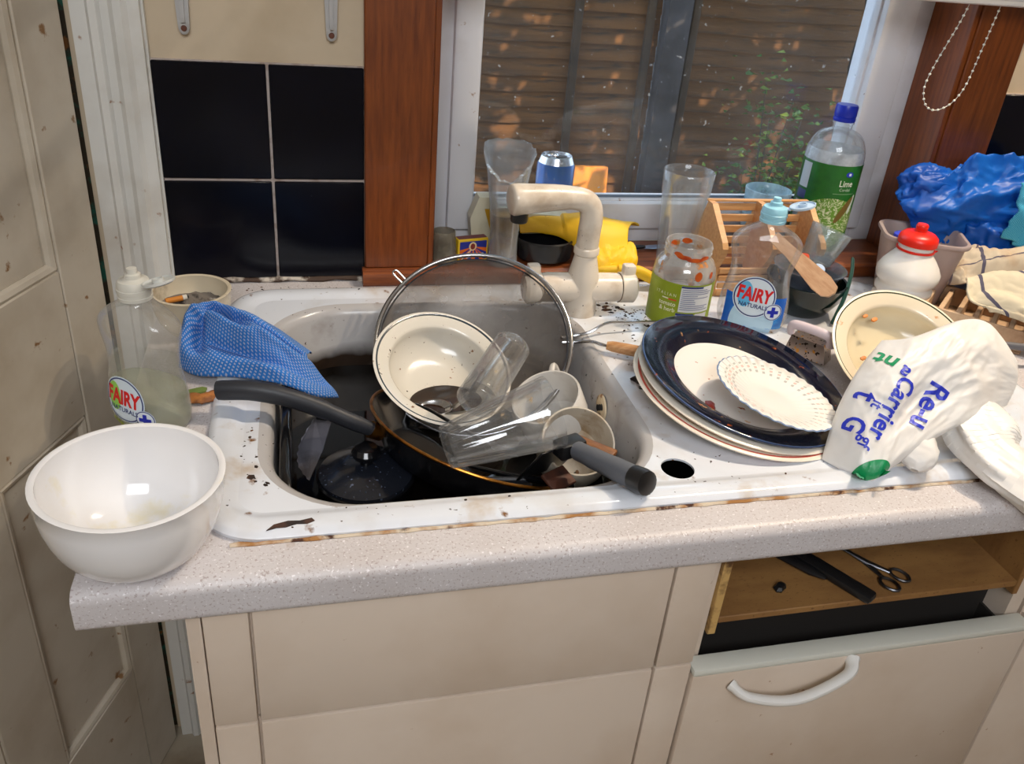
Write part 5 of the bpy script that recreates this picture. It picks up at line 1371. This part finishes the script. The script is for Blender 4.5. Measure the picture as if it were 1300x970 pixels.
P2_ = coons([(.845, -.262, .050), (.878, -.300, .044), (.918, -.345, .034), (1.04, -.400, .020)], [(.832, -.212, .072), (.872, -.222, .092), (.925, -.242, .100), (1.05, -.250, .110)], [(.845, -.262, .050), (.824, -.236, .052), (.832, -.212, .072)], [(1.04, -.400, .020), (1.06, -.33, .07), (1.05, -.250, .110)])
MBt = MB().grid(lambda u, v: P2_(u, v) + V((-.1, -.4, .85)) * (.014 * math.sin(PI * v) ** .7 + .006 * math.sin(6 * u - 4 * v) + .005 * crease((u * 1.5, v, 2), 2.0, 9, 3)), 90, 50, uv=True)
tag(MBt.obj('tea_towel', tw2, solid=.003, ang=80), 'cream tea towel with dark stripes folded over the beige cutlery tray', 'towel')

# ---------------------------------------------------------------- crumbs and scraps
cr_ = MB(); rnd = random.Random(11)
def crumbs(n, cx, cy, sx, sy, z, s0, s1):
    for _ in range(n):
        x, y = rnd.gauss(cx, sx), rnd.gauss(cy, sy); s = rnd.uniform(s0, s1) * rnd.choice((.6, .8, 1, 1.4))
        m_ = Matrix.Translation((x, y, z)) @ Matrix.Rotation(rnd.uniform(0, 6.3), 4, 'Z') @ Matrix.Diagonal((s * rnd.uniform(.7, 1.6), s * rnd.uniform(.6, 1.2), s * .5, 1))
        pts = [(1, 0, 0), (.4, .9, .1), (-.8, .6, 0), (-.9, -.5, .1), (.3, -1, 0), (0, 0, 1.1)]
        cr_.add([m_ @ V(p_) for p_ in pts], [(0, 1, 5), (1, 2, 5), (2, 3, 5), (3, 4, 5), (4, 0, 5), (4, 3, 2, 1, 0)])
crumbs(70, .355, -.150, .020, .018, ZD, .0008, .0026)
crumbs(10, .338, -.128, .010, .006, ZD, .003, .006)
crumbs(30, .330, -.235, .012, .030, ZD, .0006, .0016)
crumbs(5, .302, -.345, .003, .004, ZD, .002, .004)
crumbs(26, -.150, -.420, .010, .025, ZD, .0006, .0016)
crumbs(6, -.131, -.475, .006, .004, ZD, .0012, .0028)
crumbs(30, .10, -.533, .18, .006, ZD + .003, .0006, .0014)
crumbs(14, .33, -.49, .05, .008, ZD, .0006, .0014)
crumbs(40, -.1, -.035, .06, .006, .0003, .0006, .0016)
crumbs(14, .10, -.075, .09, .010, ZD, .0006, .0014)
tag(cr_.obj('food_crumbs', M('dark_crumbs', srgb(42, 28, 20), .9, layers=[(srgb(96, 62, 36), 60, .5, .65)]), smooth=False, fix=False), 'dark crumbs and specks scattered over the sink deck', 'crumbs', kind='stuff')
o = tag(MB().lathe([(0, 0), (.0075, 0), (.0085, .002), (.006, .005), (0, .006)], 9, mod=lambda r, z, a: (r * (1 + .35 * math.sin(3 * a)), z)).obj('black_scrap', 'chip'), 'small black scrap on the sink deck beside the red-lined plate', 'scrap'); o.location = (.302, -.330, ZD)
o = tag(MB().prism([(-.014, -.004), (.012, -.006), (.016, .001), (.012, .005), (-.010, .005), (-.015, .001)], 2, 0, .0025).obj('leaf_scrap', M('limp_green_leaf', srgb(110, 128, 60), .6), smooth=False), 'limp green vegetable leaf scrap on the worktop by the sink', 'food scrap'); place(o, (-.2065, -.303, .0006), .35)
o = tag(MB().grid(lambda u, v: (.017 * (u - .5) * 2, .010 * (v - .5) * 2 + .002 * math.sin(u * 9), .003 + .004 * math.sin(PI * u) * math.sin(PI * v) + .0012 * crease((u, v, 0), 5, 2, 2)), 14, 10).obj('orange_peel', M('brown_orange_peel', srgb(176, 112, 52), .6, layers=[(srgb(120, 70, 30), 50, .45, .6)]), solid=.0015), 'curled brown-orange peel scrap on the worktop by the sink', 'food scrap'); place(o, (-.1945, -.3185, .0006), .15)

# ---------------------------------------------------------------- ceiling spot bar (above the frame) with its three warm lamps
t = thing('ceiling_spotlight', 'three-lamp warm spotlight bar on the kitchen ceiling', 'light', (.95, -.30, 1.5))
MB().box(-.26, .26, -.025, .025, -.025, 0, .006).obj('bar', 'whiteplastic', t)
for k, (dx, aim) in enumerate(((-.22, (.15, -.35, 0)), (0, (.45, -.42, 0)), (.22, (.75, -.42, 0)))):
    p0 = V((.95 + dx, -.30, 1.42)); d_ = (V(aim) - p0).normalized()
    hd = MB().lathe([(.022, 0), (.024, -.002), (.026, .045), (.020, .06), (0, .062)], 24)
    hd.xf(Matrix.Translation((dx, 0, -.08)) @ V((0, 0, -1)).rotation_difference(d_).to_matrix().to_4x4())
    hd.obj('spot_head', 'whiteplastic', t)
    lamp('SPOT', 'spot_lamp', p0 + d_ * .015, aim, (10, 24, 66)[k], ((1, .95, .90), (1, .91, .80), (1, .80, .56))[k], .018, 75, .7)
